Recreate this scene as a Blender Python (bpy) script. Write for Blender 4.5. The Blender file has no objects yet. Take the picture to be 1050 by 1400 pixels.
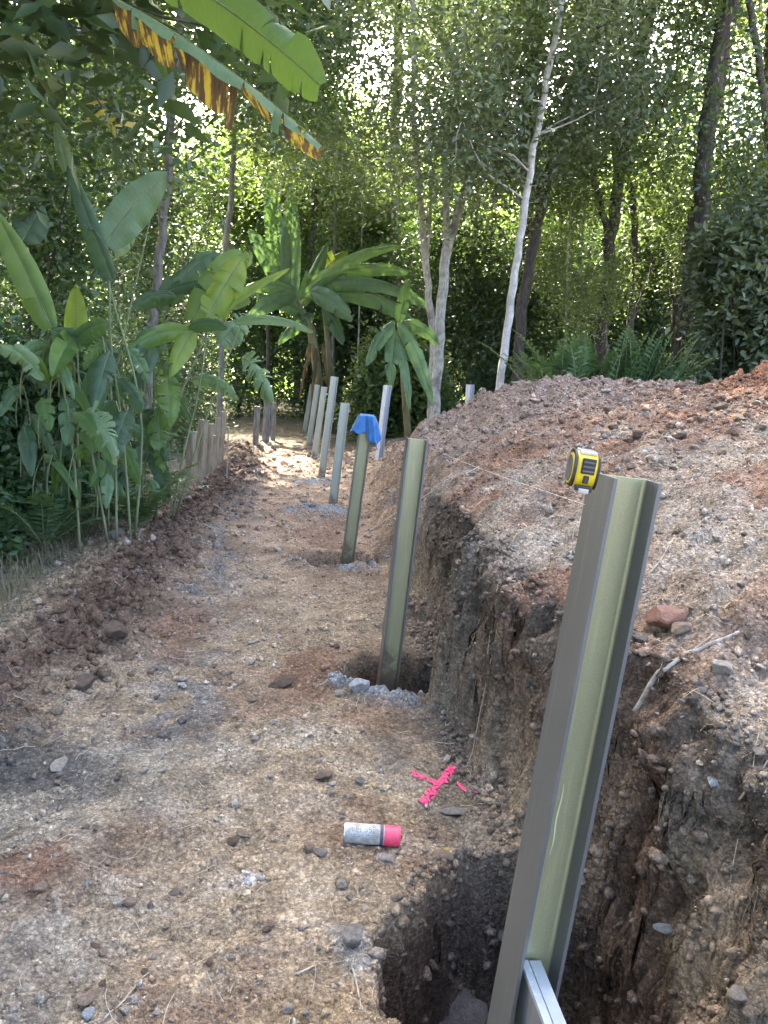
import bpy, math, random
import numpy as np
from math import sin, cos, radians, pi
from mathutils import Vector, Matrix

# ------------------------------------------------------------------ camera, sky, sun, exposure
sc = bpy.context.scene
YAW, PITCH, ROLL = radians(7), radians(10.3), radians(4)
CAM = np.array([0, 0, 1.55]); FPX = 1052.0
F0 = np.array([sin(YAW)*cos(PITCH), cos(YAW)*cos(PITCH), -sin(PITCH)])
R0 = np.array([cos(YAW), -sin(YAW), 0.0]); U0 = np.cross(R0, F0)
CR = cos(ROLL)*R0+sin(ROLL)*U0; CU = cos(ROLL)*U0-sin(ROLL)*R0
cd = bpy.data.cameras.new('camera'); cam = bpy.data.objects.new('camera', cd)
sc.collection.objects.link(cam); sc.camera = cam
cd.sensor_fit = 'VERTICAL'; cd.sensor_height = 36; cd.lens = 36*FPX/1400
cd.clip_start = 0.05; cd.clip_end = 3000
m = Matrix.Identity(4)
for i in range(3):
    m[i][0] = CR[i]; m[i][1] = CU[i]; m[i][2] = -F0[i]; m[i][3] = CAM[i]
cam.matrix_world = m

SUN_AZ, SUN_EL = radians(-14), radians(43)      # azimuth measured from +Y towards +X
w = bpy.data.worlds.new('World'); sc.world = w; w.use_nodes = True
nt = w.node_tree; nt.nodes.clear()
sky = nt.nodes.new('ShaderNodeTexSky'); sky.sky_type = 'NISHITA'; sky.sun_disc = False
sky.sun_elevation = SUN_EL; sky.sun_rotation = SUN_AZ; sky.dust_density = 6.0; sky.air_density = .6; sky.ozone_density = .3
bg = nt.nodes.new('ShaderNodeBackground'); bg.inputs[1].default_value = 0.15
wo = nt.nodes.new('ShaderNodeOutputWorld')
nt.links.new(sky.outputs[0], bg.inputs[0]); nt.links.new(bg.outputs[0], wo.inputs[0])
sl = bpy.data.lights.new('sun', 'SUN'); so = bpy.data.objects.new('sun', sl); sc.collection.objects.link(so)
sl.energy = 3.6; sl.angle = radians(0.53); sl.color = (1, .94, .82)
sd = Vector((sin(SUN_AZ)*cos(SUN_EL), cos(SUN_AZ)*cos(SUN_EL), sin(SUN_EL)))
so.rotation_euler = sd.to_track_quat('Z', 'Y').to_euler(); so.location = (0, 0, 30)
sc.view_settings.view_transform = 'Standard'; sc.view_settings.look = 'None'
sc.view_settings.gamma = 1.0; sc.view_settings.exposure = 4.1
sc.render.engine = 'CYCLES'
sc.cycles.max_bounces = 6; sc.cycles.diffuse_bounces = 3; sc.cycles.glossy_bounces = 2; sc.cycles.transmission_bounces = 4

# ------------------------------------------------------------------ helpers
rng = np.random.default_rng(7); random.seed(7)
COL = sc.collection
A = np.array
def ray(px, py): return F0+CR*(px-525)/FPX+CU*(700-py)/FPX
def aty(px, py, y):                      # world point seen at a photo pixel, y metres up the path
    d = ray(px, py); return CAM+d*y/d[1]
def sstep(a, b, x):
    t = np.clip((x-a)/(b-a), 0, 1); return t*t*(3-2*t)
def h2(ix, iy, s):
    n = (ix.astype(np.int64)*374761393+iy.astype(np.int64)*668265263+s*1274126177) & 0xffffffff
    n = ((n ^ (n >> 13))*1274126177) & 0xffffffff
    n = ((n ^ (n >> 16))*2246822519) & 0xffffffff
    return ((n ^ (n >> 15)) & 0xffffff)/float(0xffffff)
def vnoise(x, y, s=0):
    ix = np.floor(x); iy = np.floor(y); fx = x-ix; fy = y-iy
    u = fx*fx*fx*(fx*(fx*6-15)+10); v = fy*fy*fy*(fy*(fy*6-15)+10)
    ix = ix.astype(np.int64); iy = iy.astype(np.int64)
    def g(dx, dy):
        a = h2(ix+dx, iy+dy, s)*6.2832
        return np.cos(a)*(fx-dx)+np.sin(a)*(fy-dy)
    return ((g(0, 0)*(1-u)+g(1, 0)*u)*(1-v)+(g(0, 1)*(1-u)+g(1, 1)*u)*v)*1.5
def fbm(x, y, f, o, s=0):
    r = np.zeros_like(x); a = 1.0
    for i in range(o):
        r += a*vnoise(x*f+i*7.3, y*f-i*3.1, s+i); f *= 2.03; a *= .5
    return r
def lumps(x, y, size, dens, s):          # rounded clods: hemispherical bumps on a jittered grid
    gx = x/size; gy = y/size; ix = np.floor(gx).astype(np.int64); iy = np.floor(gy).astype(np.int64)
    out = np.zeros_like(x)
    for dx in (-1, 0, 1):
        for dy in (-1, 0, 1):
            cx = ix+dx; cy = iy+dy
            px = cx+h2(cx, cy, s); py = cy+h2(cx, cy, s+1); r = .25+.55*h2(cx, cy, s+2)**2
            on = h2(cx, cy, s+3) < dens
            an = h2(cx, cy, s+4)*3.14; ex = 1+.8*h2(cx, cy, s+5)
            ax = (gx-px)*np.cos(an)+(gy-py)*np.sin(an); ay = (-(gx-px)*np.sin(an)+(gy-py)*np.cos(an))*ex
            d = (np.abs(ax)**2.6+np.abs(ay)**2.6)/r**2.6
            out = np.maximum(out, np.where(on, np.sqrt(np.clip(1-d, 0, 1))*r, 0))
    return out*size

class MB:                                # collects vertices and faces of one mesh
    def __init__(s): s.v = []; s.f = []; s.n = 0; s.c = []
    def add(s, v, f, col=None):
        v = np.asarray(v, float).reshape(-1, 3)
        s.v.append(v); s.f += [tuple(int(i)+s.n for i in q) for q in f]; s.n += len(v)
        s.c.append(np.tile(A(col if col is not None else (1, 1, 1)), (len(v), 1)))
    def box(s, lo, hi):
        x0, y0, z0 = lo; x1, y1, z1 = hi
        s.add([(x0, y0, z0), (x1, y0, z0), (x1, y1, z0), (x0, y1, z0), (x0, y0, z1), (x1, y0, z1), (x1, y1, z1), (x0, y1, z1)],
              [(0, 3, 2, 1), (4, 5, 6, 7), (0, 1, 5, 4), (1, 2, 6, 5), (2, 3, 7, 6), (3, 0, 4, 7)])
    def tube(s, pts, rad, n=8, cap=True, wob=0):
        pts = np.asarray(pts, float); k = len(pts)
        rad = np.broadcast_to(np.asarray(rad, float), (k,))
        t = np.gradient(pts, axis=0); t /= np.linalg.norm(t, axis=1)[:, None]+1e-9
        ref = A([0, 0, 1.]) if abs(t[:, 2]).mean() < .8 else A([1., 0, 0])
        a = np.cross(t, ref); a /= np.linalg.norm(a, axis=1)[:, None]+1e-9; b = np.cross(t, a)
        an = np.arange(n)*2*pi/n
        rr = rad[:, None]*np.ones((k, n))
        if wob: rr = rr*(1+wob*rng.normal(size=(k, n)))
        v = pts[:, None]+rr[..., None]*(np.cos(an)[None, :, None]*a[:, None]+np.sin(an)[None, :, None]*b[:, None])
        f = []
        for i in range(k-1):
            for j in range(n):
                f.append((i*n+j, i*n+(j+1) % n, (i+1)*n+(j+1) % n, (i+1)*n+j))
        if cap: f += [tuple(range(n))[::-1], tuple((k-1)*n+j for j in range(n))]
        s.add(v.reshape(-1, 3), f)
    def build(s, name, mat, parent=None, smooth=False, col=False):
        me = bpy.data.meshes.new(name)
        me.from_pydata(np.concatenate(s.v).tolist(), [], s.f); me.update()
        if smooth: me.polygons.foreach_set('use_smooth', np.ones(len(me.polygons), bool))
        if col:
            at = me.color_attributes.new('Col', 'FLOAT_COLOR', 'POINT'); c = np.concatenate(s.c)
            at.data.foreach_set('color', np.c_[c, np.ones(len(c))].astype(np.float32).ravel())
        return link(name, me, mat, parent)
def link(name, me, mat, parent=None):
    if mat is not None and not me.materials: me.materials.append(mat)
    o = bpy.data.objects.new(name, me); COL.objects.link(o)
    if parent is not None:               # meshes come in world coordinates: move them into the frame of their thing
        off = Vector((0, 0, 0)); q = parent
        while q is not None: off += q.location; q = q.parent
        me.transform(Matrix.Translation(-off)); o.parent = parent
    return o
def tri_mesh(name, v, f, mat, parent=None, col=None, smooth=False):   # fast builder for big triangle/quad arrays
    me = bpy.data.meshes.new(name); k = f.shape[1]
    me.vertices.add(len(v)); me.vertices.foreach_set('co', v.astype(np.float32).ravel())
    me.loops.add(f.size); me.loops.foreach_set('vertex_index', f.astype(np.int32).ravel())
    me.polygons.add(len(f)); me.polygons.foreach_set('loop_start', (np.arange(len(f))*k).astype(np.int32))
    me.polygons.foreach_set('loop_total', np.full(len(f), k, np.int32))
    if smooth: me.polygons.foreach_set('use_smooth', np.ones(len(f), bool))
    me.update(calc_edges=True)
    if col is not None:
        at = me.color_attributes.new('Col', 'FLOAT_COLOR', 'POINT')
        at.data.foreach_set('color', np.c_[col, np.ones(len(col))].astype(np.float32).ravel())
    return link(name, me, mat, parent)
def tag(o, label, cat, group=None):
    o['label'] = label; o['category'] = cat
    if group: o['group'] = group
    return o
def thing(name, label, cat, loc, group=None):
    o = bpy.data.objects.new(name, None); COL.objects.link(o); o.location = tuple(float(q) for q in loc)
    o.empty_display_size = .1
    return tag(o, label, cat, group)

# ------------------------------------------------------------------ materials
def mat(name):
    m = bpy.data.materials.new(name); m.use_nodes = True; t = m.node_tree
    return m, t, t.nodes['Principled BSDF'], t.nodes['Material Output']
def N(t, kind, **kw):
    n = t.nodes.new('ShaderNode'+kind)
    for k, v in kw.items():
        if k in n.inputs: n.inputs[k].default_value = v
        else: setattr(n, k, v)
    return n
def ramp(t, fac, stops):
    r = t.nodes.new('ShaderNodeValToRGB'); e = r.color_ramp.elements
    while len(e) < len(stops): e.new(.5)
    for q, (p, c) in zip(e, stops): q.position = p; q.color = (*c, 1)
    t.links.new(fac, r.inputs[0]); return r.outputs[0]
def mixc(t, fac, a, b, mode='MIX'):
    n = t.nodes.new('ShaderNodeMix'); n.data_type = 'RGBA'; n.blend_type = mode
    for k, v in ((0, fac), (6, a), (7, b)):
        if hasattr(v, 'is_output'): t.links.new(v, n.inputs[k])
        elif k == 0: n.inputs[0].default_value = v
        else: n.inputs[k].default_value = (*v, 1)
    return n.outputs[2]
def noise(t, scale, detail=6, rough=.6, vec=None, dist=0):
    n = N(t, 'TexNoise', Scale=scale, Detail=detail, Roughness=rough, Distortion=dist)
    if vec is not None: t.links.new(vec, n.inputs['Vector'])
    return n.outputs[0]
def bump(t, h, dist, strength, out, prev=None):
    b = N(t, 'Bump', Strength=strength, Distance=dist); t.links.new(h, b.inputs['Height'])
    if prev is not None: t.links.new(prev, b.inputs['Normal'])
    if out is not None: t.links.new(b.outputs[0], out.inputs['Normal'])
    return b.outputs[0]

def soil_mat(name, fine=1.0):
    m, t, p, o = mat(name)
    at = N(t, 'Attribute', attribute_name='Col'); gc = N(t, 'NewGeometry').outputs['Position']
    wn = N(t, 'TexNoise', Scale=14, Detail=3); t.links.new(gc, wn.inputs['Vector'])
    wv = N(t, 'VectorMath', operation='MULTIPLY_ADD'); t.links.new(wn.outputs['Color'], wv.inputs[0])
    wv.inputs[1].default_value = (.014, .014, .014); t.links.new(gc, wv.inputs[2]); wp = wv.outputs[0]
    n1 = noise(t, 7, 8, .65, gc); n2 = noise(t, 55, 8, .72, gc); n3 = noise(t, 230, 4, .7, gc)
    def vor(sc_):
        v = N(t, 'TexVoronoi', Scale=sc_); t.links.new(wp, v.inputs['Vector']); return v
    va, vb, vc = vor(30), vor(75), vor(170)
    bw = lambda q: ramp(t, q, [(0, (0, 0, 0)), (1, (1, 1, 1))])
    c = mixc(t, 1.0, at.outputs['Color'], ramp(t, n1, [(.25, (.62, .60, .57)), (.5, (1, 1, 1)), (.75, (1.35, 1.34, 1.3))]), 'MULTIPLY')
    c = mixc(t, 1.0, c, ramp(t, n2, [(.3, (.5, .48, .46)), (.47, (.95, .95, .94)), (.60, (1.2, 1.2, 1.2)), (.72, (1.8, 1.8, 1.75))]), 'MULTIPLY')
    for v, lo, hi in ((va, .86, 1.12), (vb, .75, 1.25), (vc, .75, 1.3)):
        sp_ = N(t, 'SeparateColor'); t.links.new(v.outputs['Color'], sp_.inputs[0])
        c = mixc(t, 1.0, c, ramp(t, sp_.outputs[0], [(0, (lo,)*3), (.7, (1,)*3), (1, (hi, hi, hi*.97))]), 'MULTIPLY')
    c = mixc(t, 1.0, c, ramp(t, vb.outputs['Distance'], [(.35, (1, 1, 1)), (.8, (.72, .71, .69))]), 'MULTIPLY')
    t.links.new(c, p.inputs['Base Color']); p.inputs['Roughness'].default_value = .95
    p.inputs['Specular IOR Level'].default_value = .15
    inv = lambda v: ramp(t, v.outputs['Distance'], [(0, (1, 1, 1)), (.9, (0, 0, 0))])
    b = bump(t, inv(va), .008*fine, .7, None); b = bump(t, inv(vb), .007*fine, .9, None, b)
    b = bump(t, n2, .007*fine, .8, None, b); b = bump(t, inv(vc), .004*fine, .9, None, b); bump(t, n3, .003*fine, .9, p, b)
    return m
M_soil = soil_mat('soil')
M_crumb = soil_mat('soil_crumb', .4)

def leaf_mat(name, top, var, trans, tcol, rough=.42, spec=.45, noise_var=True):
    m, t, p, o = mat(name)
    g = N(t, 'NewGeometry')
    c = ramp(t, g.outputs['Random Per Island'], [(0, top), (.55, var), (1, tuple(.6*q for q in top))])
    if noise_var:
        c = mixc(t, 1.0, c, ramp(t, noise(t, .9, 3, .6, g.outputs['Position']), [(.3, (.65, .7, .7)), (.7, (1.3, 1.25, 1.1))]), 'MULTIPLY')
    t.links.new(c, p.inputs['Base Color']); p.inputs['Roughness'].default_value = rough
    p.inputs['Specular IOR Level'].default_value = spec
    tr = N(t, 'BsdfTranslucent'); tr.inputs[0].default_value = (*tcol, 1)
    mx = N(t, 'MixShader'); mx.inputs[0].default_value = trans
    t.links.new(p.outputs[0], mx.inputs[1]); t.links.new(tr.outputs[0], mx.inputs[2]); t.links.new(mx.outputs[0], o.inputs[0])
    return m
M_leaf_dark = leaf_mat('leaf_dark', (.035, .068, .03), (.06, .10, .042), .2, (.16, .26, .05))
M_leaf_mid = leaf_mat('leaf_mid', (.05, .09, .034), (.085, .13, .05), .3, (.26, .36, .06))
M_leaf_grey = leaf_mat('leaf_grey', (.085, .115, .065), (.11, .145, .085), .28, (.22, .3, .09))
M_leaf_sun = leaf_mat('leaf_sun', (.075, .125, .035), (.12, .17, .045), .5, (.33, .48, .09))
M_leaf_shrub = leaf_mat('leaf_shrub', (.035, .08, .032), (.07, .125, .05), .2, (.2, .34, .06), rough=.35)

def big_leaf_mat(name, c1, c2, trans, tcol, rough=.32):      # banana and heliconia blades: side veins and a pale underside
    m, t, p, o = mat(name)
    uv = N(t, 'UVMap', uv_map='UVMap').outputs[0]; g = N(t, 'NewGeometry')
    mp = N(t, 'Mapping'); t.links.new(uv, mp.inputs[0]); mp.inputs['Scale'].default_value = (90, 2.2, 1)
    v = noise(t, 1.0, 3, .6, mp.outputs[0])
    big = noise(t, 5, 4, .6, g.outputs['Position'])
    c = mixc(t, ramp(t, big, [(.35, (0, 0, 0)), (.68, (1, 1, 1))]), c1, c2)
    c = mixc(t, 1.0, c, ramp(t, v, [(.3, (.78, .8, .76)), (.7, (1.16, 1.14, 1.1))]), 'MULTIPLY')
    c = mixc(t, ramp(t, noise(t, 22, 4, .6, g.outputs['Position']), [(.62, (0, 0, 0)), (.72, (.75, .75, .75))]), c, (.19, .14, .045))
    t.links.new(c, p.inputs['Base Color']); p.inputs['Roughness'].default_value = rough+.1
    p.inputs['Specular IOR Level'].default_value = .38
    bump(t, v, .006, .7, p)
    tr = N(t, 'BsdfTranslucent'); tr.inputs[0].default_value = (*tcol, 1)
    mx = N(t, 'MixShader'); mx.inputs[0].default_value = trans
    t.links.new(p.outputs[0], mx.inputs[1]); t.links.new(tr.outputs[0], mx.inputs[2]); t.links.new(mx.outputs[0], o.inputs[0])
    return m
M_ban_green = big_leaf_mat('banana_leaf_green', (.06, .125, .035), (.09, .17, .045), .45, (.3, .45, .05))
M_ban_pale = big_leaf_mat('banana_leaf_pale', (.115, .19, .09), (.16, .24, .12), .3, (.25, .36, .1), .3)
M_ban_dark = big_leaf_mat('banana_leaf_dark', (.03, .065, .03), (.045, .09, .04), .3, (.14, .26, .05))
M_ban_lime = big_leaf_mat('banana_leaf_lime', (.12, .2, .04), (.16, .25, .05), .5, (.45, .55, .06))
M_ban_over = big_leaf_mat('banana_leaf_overhead', (.05, .10, .03), (.07, .13, .035), .3, (.2, .32, .04))
M_ban_cool = big_leaf_mat('banana_leaf_cool', (.065, .125, .055), (.095, .165, .07), .2, (.18, .32, .06))
M_dead = big_leaf_mat('dead_leaf', (.10, .06, .03), (.16, .105, .055), .3, (.3, .18, .06), .7)

def yellow_mat():
    m, t, p, o = mat('yellowing_leaf')
    uv = N(t, 'UVMap', uv_map='UVMap').outputs[0]
    mp = N(t, 'Mapping'); t.links.new(uv, mp.inputs[0]); mp.inputs['Scale'].default_value = (26, 1.1, 1)
    v = noise(t, 1.0, 4, .6, mp.outputs[0])
    c = ramp(t, v, [(.36, (.055, .035, .02)), (.5, (.13, .08, .03)), (.56, (.5, .36, .04)), (.7, (.6, .45, .06))])
    t.links.new(c, p.inputs['Base Color']); p.inputs['Roughness'].default_value = .55
    tr = N(t, 'BsdfTranslucent'); t.links.new(c, tr.inputs[0])
    mx = N(t, 'MixShader'); mx.inputs[0].default_value = .35
    t.links.new(p.outputs[0], mx.inputs[1]); t.links.new(tr.outputs[0], mx.inputs[2]); t.links.new(mx.outputs[0], o.inputs[0])
    return m
M_ban_yellow = yellow_mat()

def bark_mat(name, a, b, scale=6, zs=.25, lich=None):
    m, t, p, o = mat(name)
    g = N(t, 'NewGeometry').outputs['Position']
    mp = N(t, 'Mapping'); t.links.new(g, mp.inputs[0]); mp.inputs['Scale'].default_value = (1, 1, zs)
    n = noise(t, scale*4, 8, .65, mp.outputs[0]); n2 = noise(t, scale*.6, 5, .6, g)
    c = mixc(t, ramp(t, n, [(.35, (0, 0, 0)), (.62, (1, 1, 1))]), a, b)
    if lich: c = mixc(t, ramp(t, n2, [(.5, (0, 0, 0)), (.62, (1, 1, 1))]), c, lich)
    t.links.new(c, p.inputs['Base Color']); p.inputs['Roughness'].default_value = .9
    p.inputs['Specular IOR Level'].default_value = .2
    bump(t, n, .02, .7, p); return m
M_bark_white = bark_mat('bark_white', (.30, .29, .25), (.52, .51, .45), 5, .6, (.30, .29, .24))
M_bark_pale = bark_mat('bark_pale', (.22, .21, .17), (.42, .41, .35), 6, .4, (.16, .15, .12))
M_bark_dark = bark_mat('bark_dark', (.035, .03, .024), (.09, .08, .065), 6, .25)
M_bark_grey = bark_mat('bark_grey', (.10, .095, .08), (.2, .19, .165), 6, .25)
M_wood = bark_mat('post_wood', (.15, .12, .075), (.30, .25, .17), 8, .12)
M_stalk = bark_mat('green_stalk', (.10, .13, .06), (.2, .22, .115), 5, .2)
M_pseudo = bark_mat('banana_stem', (.10, .09, .045), (.2, .2, .1), 5, .15)
M_twig = bark_mat('twig', (.22, .19, .15), (.42, .38, .31), 12, 1)
M_straw = bark_mat('straw', (.26, .22, .16), (.5, .45, .35), 9, 1)

def steel_mat(name, a, b, metal, rough, speck, mud=False):
    m, t, p, o = mat(name)
    g = N(t, 'TexCoord').outputs['Object']
    mp = N(t, 'Mapping'); t.links.new(g, mp.inputs[0]); mp.inputs['Scale'].default_value = (1, 1, .12)
    n = noise(t, 9, 6, .6, mp.outputs[0]); s = noise(t, 420, 2, .6, g)
    c = mixc(t, n, a, b)
    c = mixc(t, 1.0, c, ramp(t, s, [(.3, (1-speck,)*3), (.7, (1+speck,)*3)]), 'MULTIPLY')
    d = noise(t, 5, 8, .7, g)
    c = mixc(t, ramp(t, d, [(.60, (0, 0, 0)), (.72, (.55, .55, .55))]), c, (.2, .17, .12))
    sm_ = N(t, 'Mapping'); t.links.new(g, sm_.inputs[0]); sm_.inputs['Scale'].default_value = (1, 1, .035)
    c = mixc(t, ramp(t, noise(t, 60, 4, .6, sm_.outputs[0]), [(.56, (0, 0, 0)), (.72, (.45, .45, .45))]), c, tuple(min(1, q*1.5) for q in b))
    if mud:
        xz = N(t, 'SeparateXYZ'); t.links.new(g, xz.inputs[0])
        ma = N(t, 'Math', operation='MULTIPLY_ADD'); t.links.new(d, ma.inputs[0]); ma.inputs[1].default_value = -1.1; t.links.new(xz.outputs[2], ma.inputs[2])
        c = mixc(t, ramp(t, ma.outputs[0], [(.05, (.9, .9, .9)), (.16, (0, 0, 0))]), c, (.15, .115, .08))
    t.links.new(c, p.inputs['Base Color']); p.inputs['Metallic'].default_value = metal
    t.links.new(ramp(t, n, [(.2, (rough-.08,)*3), (.8, (rough+.1,)*3)]), p.inputs['Roughness'])
    bump(t, s, .0006, .35, p)
    return m
M_steel = steel_mat('galvanised_steel', (.25, .248, .14), (.335, .328, .18), .4, .38, .12, True)
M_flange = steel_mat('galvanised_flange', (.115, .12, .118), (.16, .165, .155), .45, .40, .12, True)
M_panel = steel_mat('panel_steel', (.16, .17, .18), (.24, .26, .28), .5, .4, .06)
def plain(name, c, rough=.5, metal=0, spec=.5, var=.15, scale=30):
    m, t, p, o = mat(name)
    g = N(t, 'TexCoord').outputs['Object']
    r = ramp(t, noise(t, scale, 6, .65, g), [(.3, tuple(q*(1-var) for q in c)), (.7, tuple(min(1, q*(1+var)) for q in c))])
    t.links.new(r, p.inputs['Base Color']); p.inputs['Roughness'].default_value = rough
    p.inputs['Metallic'].default_value = metal; p.inputs['Specular IOR Level'].default_value = spec
    return m
# ------------------------------------------------------------------ the ground
def ip(y, pts):
    p = A(pts, float); return np.interp(y, p[:, 0], p[:, 1])
TOE = [(-20, 1.0), (0, .95), (1.2, .93), (2.2, .86), (3, .80), (3.9, .84), (5, .82), (6, .74), (8, .75), (10, .85), (13, 1.0), (20, 1.2)]
WCUT = [(-20, .3), (1.2, .34), (2, .26), (3, .18), (4, .13), (5, .22), (6, .45), (8, .7), (10, .9), (14, 1.5)]
HTOP = [(-20, .5), (0, .55), (1.5, .58), (2, .62), (2.6, .7), (3.3, .74), (4, .68), (5, .66), (6, .62), (8, .68), (10, .7), (12, .5), (15, .22), (20, .15)]
GAIN = [(-20, .5), (0, .75), (3, .88), (6, .95), (8, .92), (10, .82), (12, .68), (16, .4), (30, .3)]
BERM = [(-5, -1.5), (2, -1.45), (2.9, -1.35), (4, -1.12), (5.2, -1.08), (7.5, -.98), (10.5, -.78), (14, -.85), (30, -1)]
HOLES = [(.70, 1.78, .36, .45, .62, .12), (.58, 3.80, .27, .27, .36, .2), (.30, 6.16, .25, .24, .26, .2), (.52, 6.2, .2, .2, .2, .25)]
def masks(x, y):
    wx = x+.15*fbm(x, y, 1.9, 3, 11)
    s = wx-ip(y, TOE)+.05*fbm(x, y, 7, 2, 12); wc = ip(y, WCUT)
    up = sstep(0, 1, s/wc)
    face = up*(1-sstep(.9, 1.35, s/wc))*(1-sstep(4.8, 6.5, y))
    berm = np.exp(-((wx-ip(y, BERM))/.30)**2)*sstep(1.9, 3.2, y)*(1-sstep(15, 17, y))
    left = sstep(.25, .9, ip(y, BERM)-wx)
    heapA = np.exp(-((x-2.9)/1.7)**2-((y-9.2)/1.4)**2)
    heapB = np.exp(-((x-4.9)/1.35)**2-((y-6.3)/1.3)**2)
    hole = np.zeros_like(x); rim = np.zeros_like(x)
    for k, (cx, cy, rx, ry, dp, e) in enumerate(HOLES):
        r = np.sqrt(((x-cx)/rx)**2+((y-cy)/ry)**2)+.16*fbm(x, y, 5, 3, 20+k)
        hole = np.maximum(hole, dp*(1-sstep(1-e, 1+e*.6, r)))
        if k: rim += np.exp(-((r-1.3)/.26)**2)*sstep(.1, -.25, (y-cy)/ry)*sstep(-.25, .25, fbm(x, y, 6, 3, 35))
    for cx, cy, rr in ((.26, 8.1, .34), (.28, 10.15, .32)):
        r = np.sqrt(((x-cx)/rr)**2+((y-cy)/(rr*.8))**2)+.2*fbm(x, y, 5, 3, 31); rim += 1.0*(1-sstep(.7, 1.15, r))
    return wx, s, wc, up, face, berm, left, heapA, heapB, hole, np.clip(rim, 0, 1)*(1-sstep(0, .3, up))
def height(x, y, fine=True):
    x = np.asarray(x, float); y = np.asarray(y, float)
    wx, s, wc, up, face, berm, left, hA, hB, hole, rim = masks(x, y)
    t = np.clip(s-wc*.8, 0, None)
    z = ip(y, HTOP)*up+ip(y, GAIN)*(1-np.exp(-t/1.5))*up
    z += .30*hA+.42*hB
    z += .065*berm - .10*left - .12*sstep(-2.4, -4.5, x)
    z += -hole*(1-.75*up)+.055*rim
    tr = np.exp(-((x-.55)/.22)**2)*(1-sstep(1.0, 1.6, y)); z -= .14*tr
    z += .035*fbm(x, y, .8, 3, 1)*(1+1.2*up)
    far = 1+np.clip(y-12, 0, 8)/8
    z += .012*fbm(x, y, 6, 4, 2)*far
    if fine:
        path = (1-up)*(1-berm)*(1-left)
        cl = np.clip(berm*1.7+.25*left+.6*up+1.5*hB+1.0*hA, 0, 1.7)
        gate = sstep(-.25, .35, fbm(x, y, 3.1, 3, 5))
        z += cl*(.60*lumps(x, y, .14, .6, 40)*gate+.62*lumps(x+3, y, .066, .7, 50)+.55*lumps(x, y+5, .032, .7, 60))
        z += (.35+.65*sstep(-.3, .4, fbm(x, y, 2.6, 3, 83)))*path*(.24*lumps(x, y, .075, .3, 70)+.42*lumps(x, y+2, .03, .45, 80)+.010*fbm(x, y, 11, 3, 81))
        f = np.clip(face+1.2*(hole > .05)*.5, 0, 1)
        z += f*(.05*fbm(x, y*1.0, 4.5, 3, 90)+.01*fbm(x, y, 16, 3, 91))
        z += .004*fbm(x, y, 42, 3, 3)
        z += rim*.012*fbm(x, y, 30, 3, 6)
    return z
PATCH = [(55, 1330, .16, .22, (.15, .14, .125), .45), (25, 1050, .3, .3, (.085, .08, .07), .75), (270, 990, .14, .3, (.11, .105, .10), .6), (540, 1025, .12, .2, (.125, .11, .095), .7),
         (485, 1290, .07, .12, (.19, .19, .185), .7), (35, 1190, .16, .14, (.17, .10, .065), .85), (250, 865, .2, .5, (.175, .108, .072), .8), (430, 915, .22, .45, (.165, .098, .062), .85), (520, 985, .25, .2, (.17, .105, .07), .6),
         (345, 1195, .035, .035, (.45, .44, .41), .7), (410, 1010, .3, .12, (.30, .265, .205), .4), (560, 1040, .2, .1, (.30, .265, .21), .4), (250, 1040, .35, .15, (.30, .265, .205), .4), (430, 1380, .2, .1, (.25, .185, .115), .8),
         (620, 1000, .12, .4, (.14, .125, .108), .7), (440, 730, .25, .5, (.20, .125, .09), .6)]
def soil_colour(x, y):
    wx, s, wc, up, face, berm, left, hA, hB, hole, rim = masks(x, y)
    def lay(c, col, k): return c+(A(col)-c)*np.clip(k, 0, 1)[..., None]
    n1 = fbm(x, y, 1.6, 4, 101); n2 = fbm(x, y, 5, 4, 102); n3 = fbm(x, y, .7, 3, 103)
    c = np.zeros(x.shape+(3,))+A([.29, .226, .152])
    c = lay(c, (.335, .24, .168), sstep(3.6, 8, y)*.9)
    c = lay(c, (.175, .118, .08), sstep(-.1, .6, n1+n2*.4)*.75*(1-sstep(7, 10, y)))
    c = lay(c, (.29, .25, .185), sstep(.0, .7, n2+n3*.5)*.5*(1-sstep(3.5, 6, y)))
    c = lay(c, (.135, .13, .122), np.exp(-((wx+.42+.02*y)/.22)**2)*sstep(-.2, .35, n2+.15)*.85*sstep(2, 3, y))
    c = lay(c, (.24, .212, .165), sstep(-.2, -.9, x+.25*n1)*(1-sstep(2.4, 3.6, y))*.75)
    c = lay(c, (.10, .095, .085), sstep(.15, .5, fbm(x, y, 2.4, 3, 107))*sstep(-.25, -.8, x)*(1-sstep(2.8, 3.6, y))*.8)
    c = lay(c, (.115, .078, .056), berm*1.0)
    c = lay(c, (.16, .145, .11), left*.9)
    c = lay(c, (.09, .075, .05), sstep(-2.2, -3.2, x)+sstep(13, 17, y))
    for px, py, sx, sy, pc, k in PATCH:
        d = ray(px, py); q = CAM+d*(-1.55/d[2])
        e = np.exp(-((x-q[0])/sx)**2-((y-q[1])/sy)**2); c = lay(c, pc, sstep(.25, .75, e+.35*n2)*k)
    b = np.zeros(x.shape+(3,))+A([.255, .214, .166])
    b = lay(b, (.20, .125, .085), sstep(-.35, .75, n1+.5*n3+.3*sstep(3, 5, y)))
    b = lay(b, (.275, .21, .162), sstep(6, 8.5, y)*.85)
    b = lay(b, (.20, .10, .06), hB*1.7)
    b = lay(b, (.25, .182, .138), hA*1.2)
    c = c+(b-c)*sstep(.3, 1, up)[..., None]
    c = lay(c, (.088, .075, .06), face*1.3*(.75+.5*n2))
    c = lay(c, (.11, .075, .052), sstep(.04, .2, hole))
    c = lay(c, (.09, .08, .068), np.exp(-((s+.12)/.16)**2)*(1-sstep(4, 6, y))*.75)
    c = lay(c, (.21, .225, .235), rim*1.2*sstep(-.3, .2, n2+.1))
    return c*(1+.25*n2[..., None])*1.3

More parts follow.
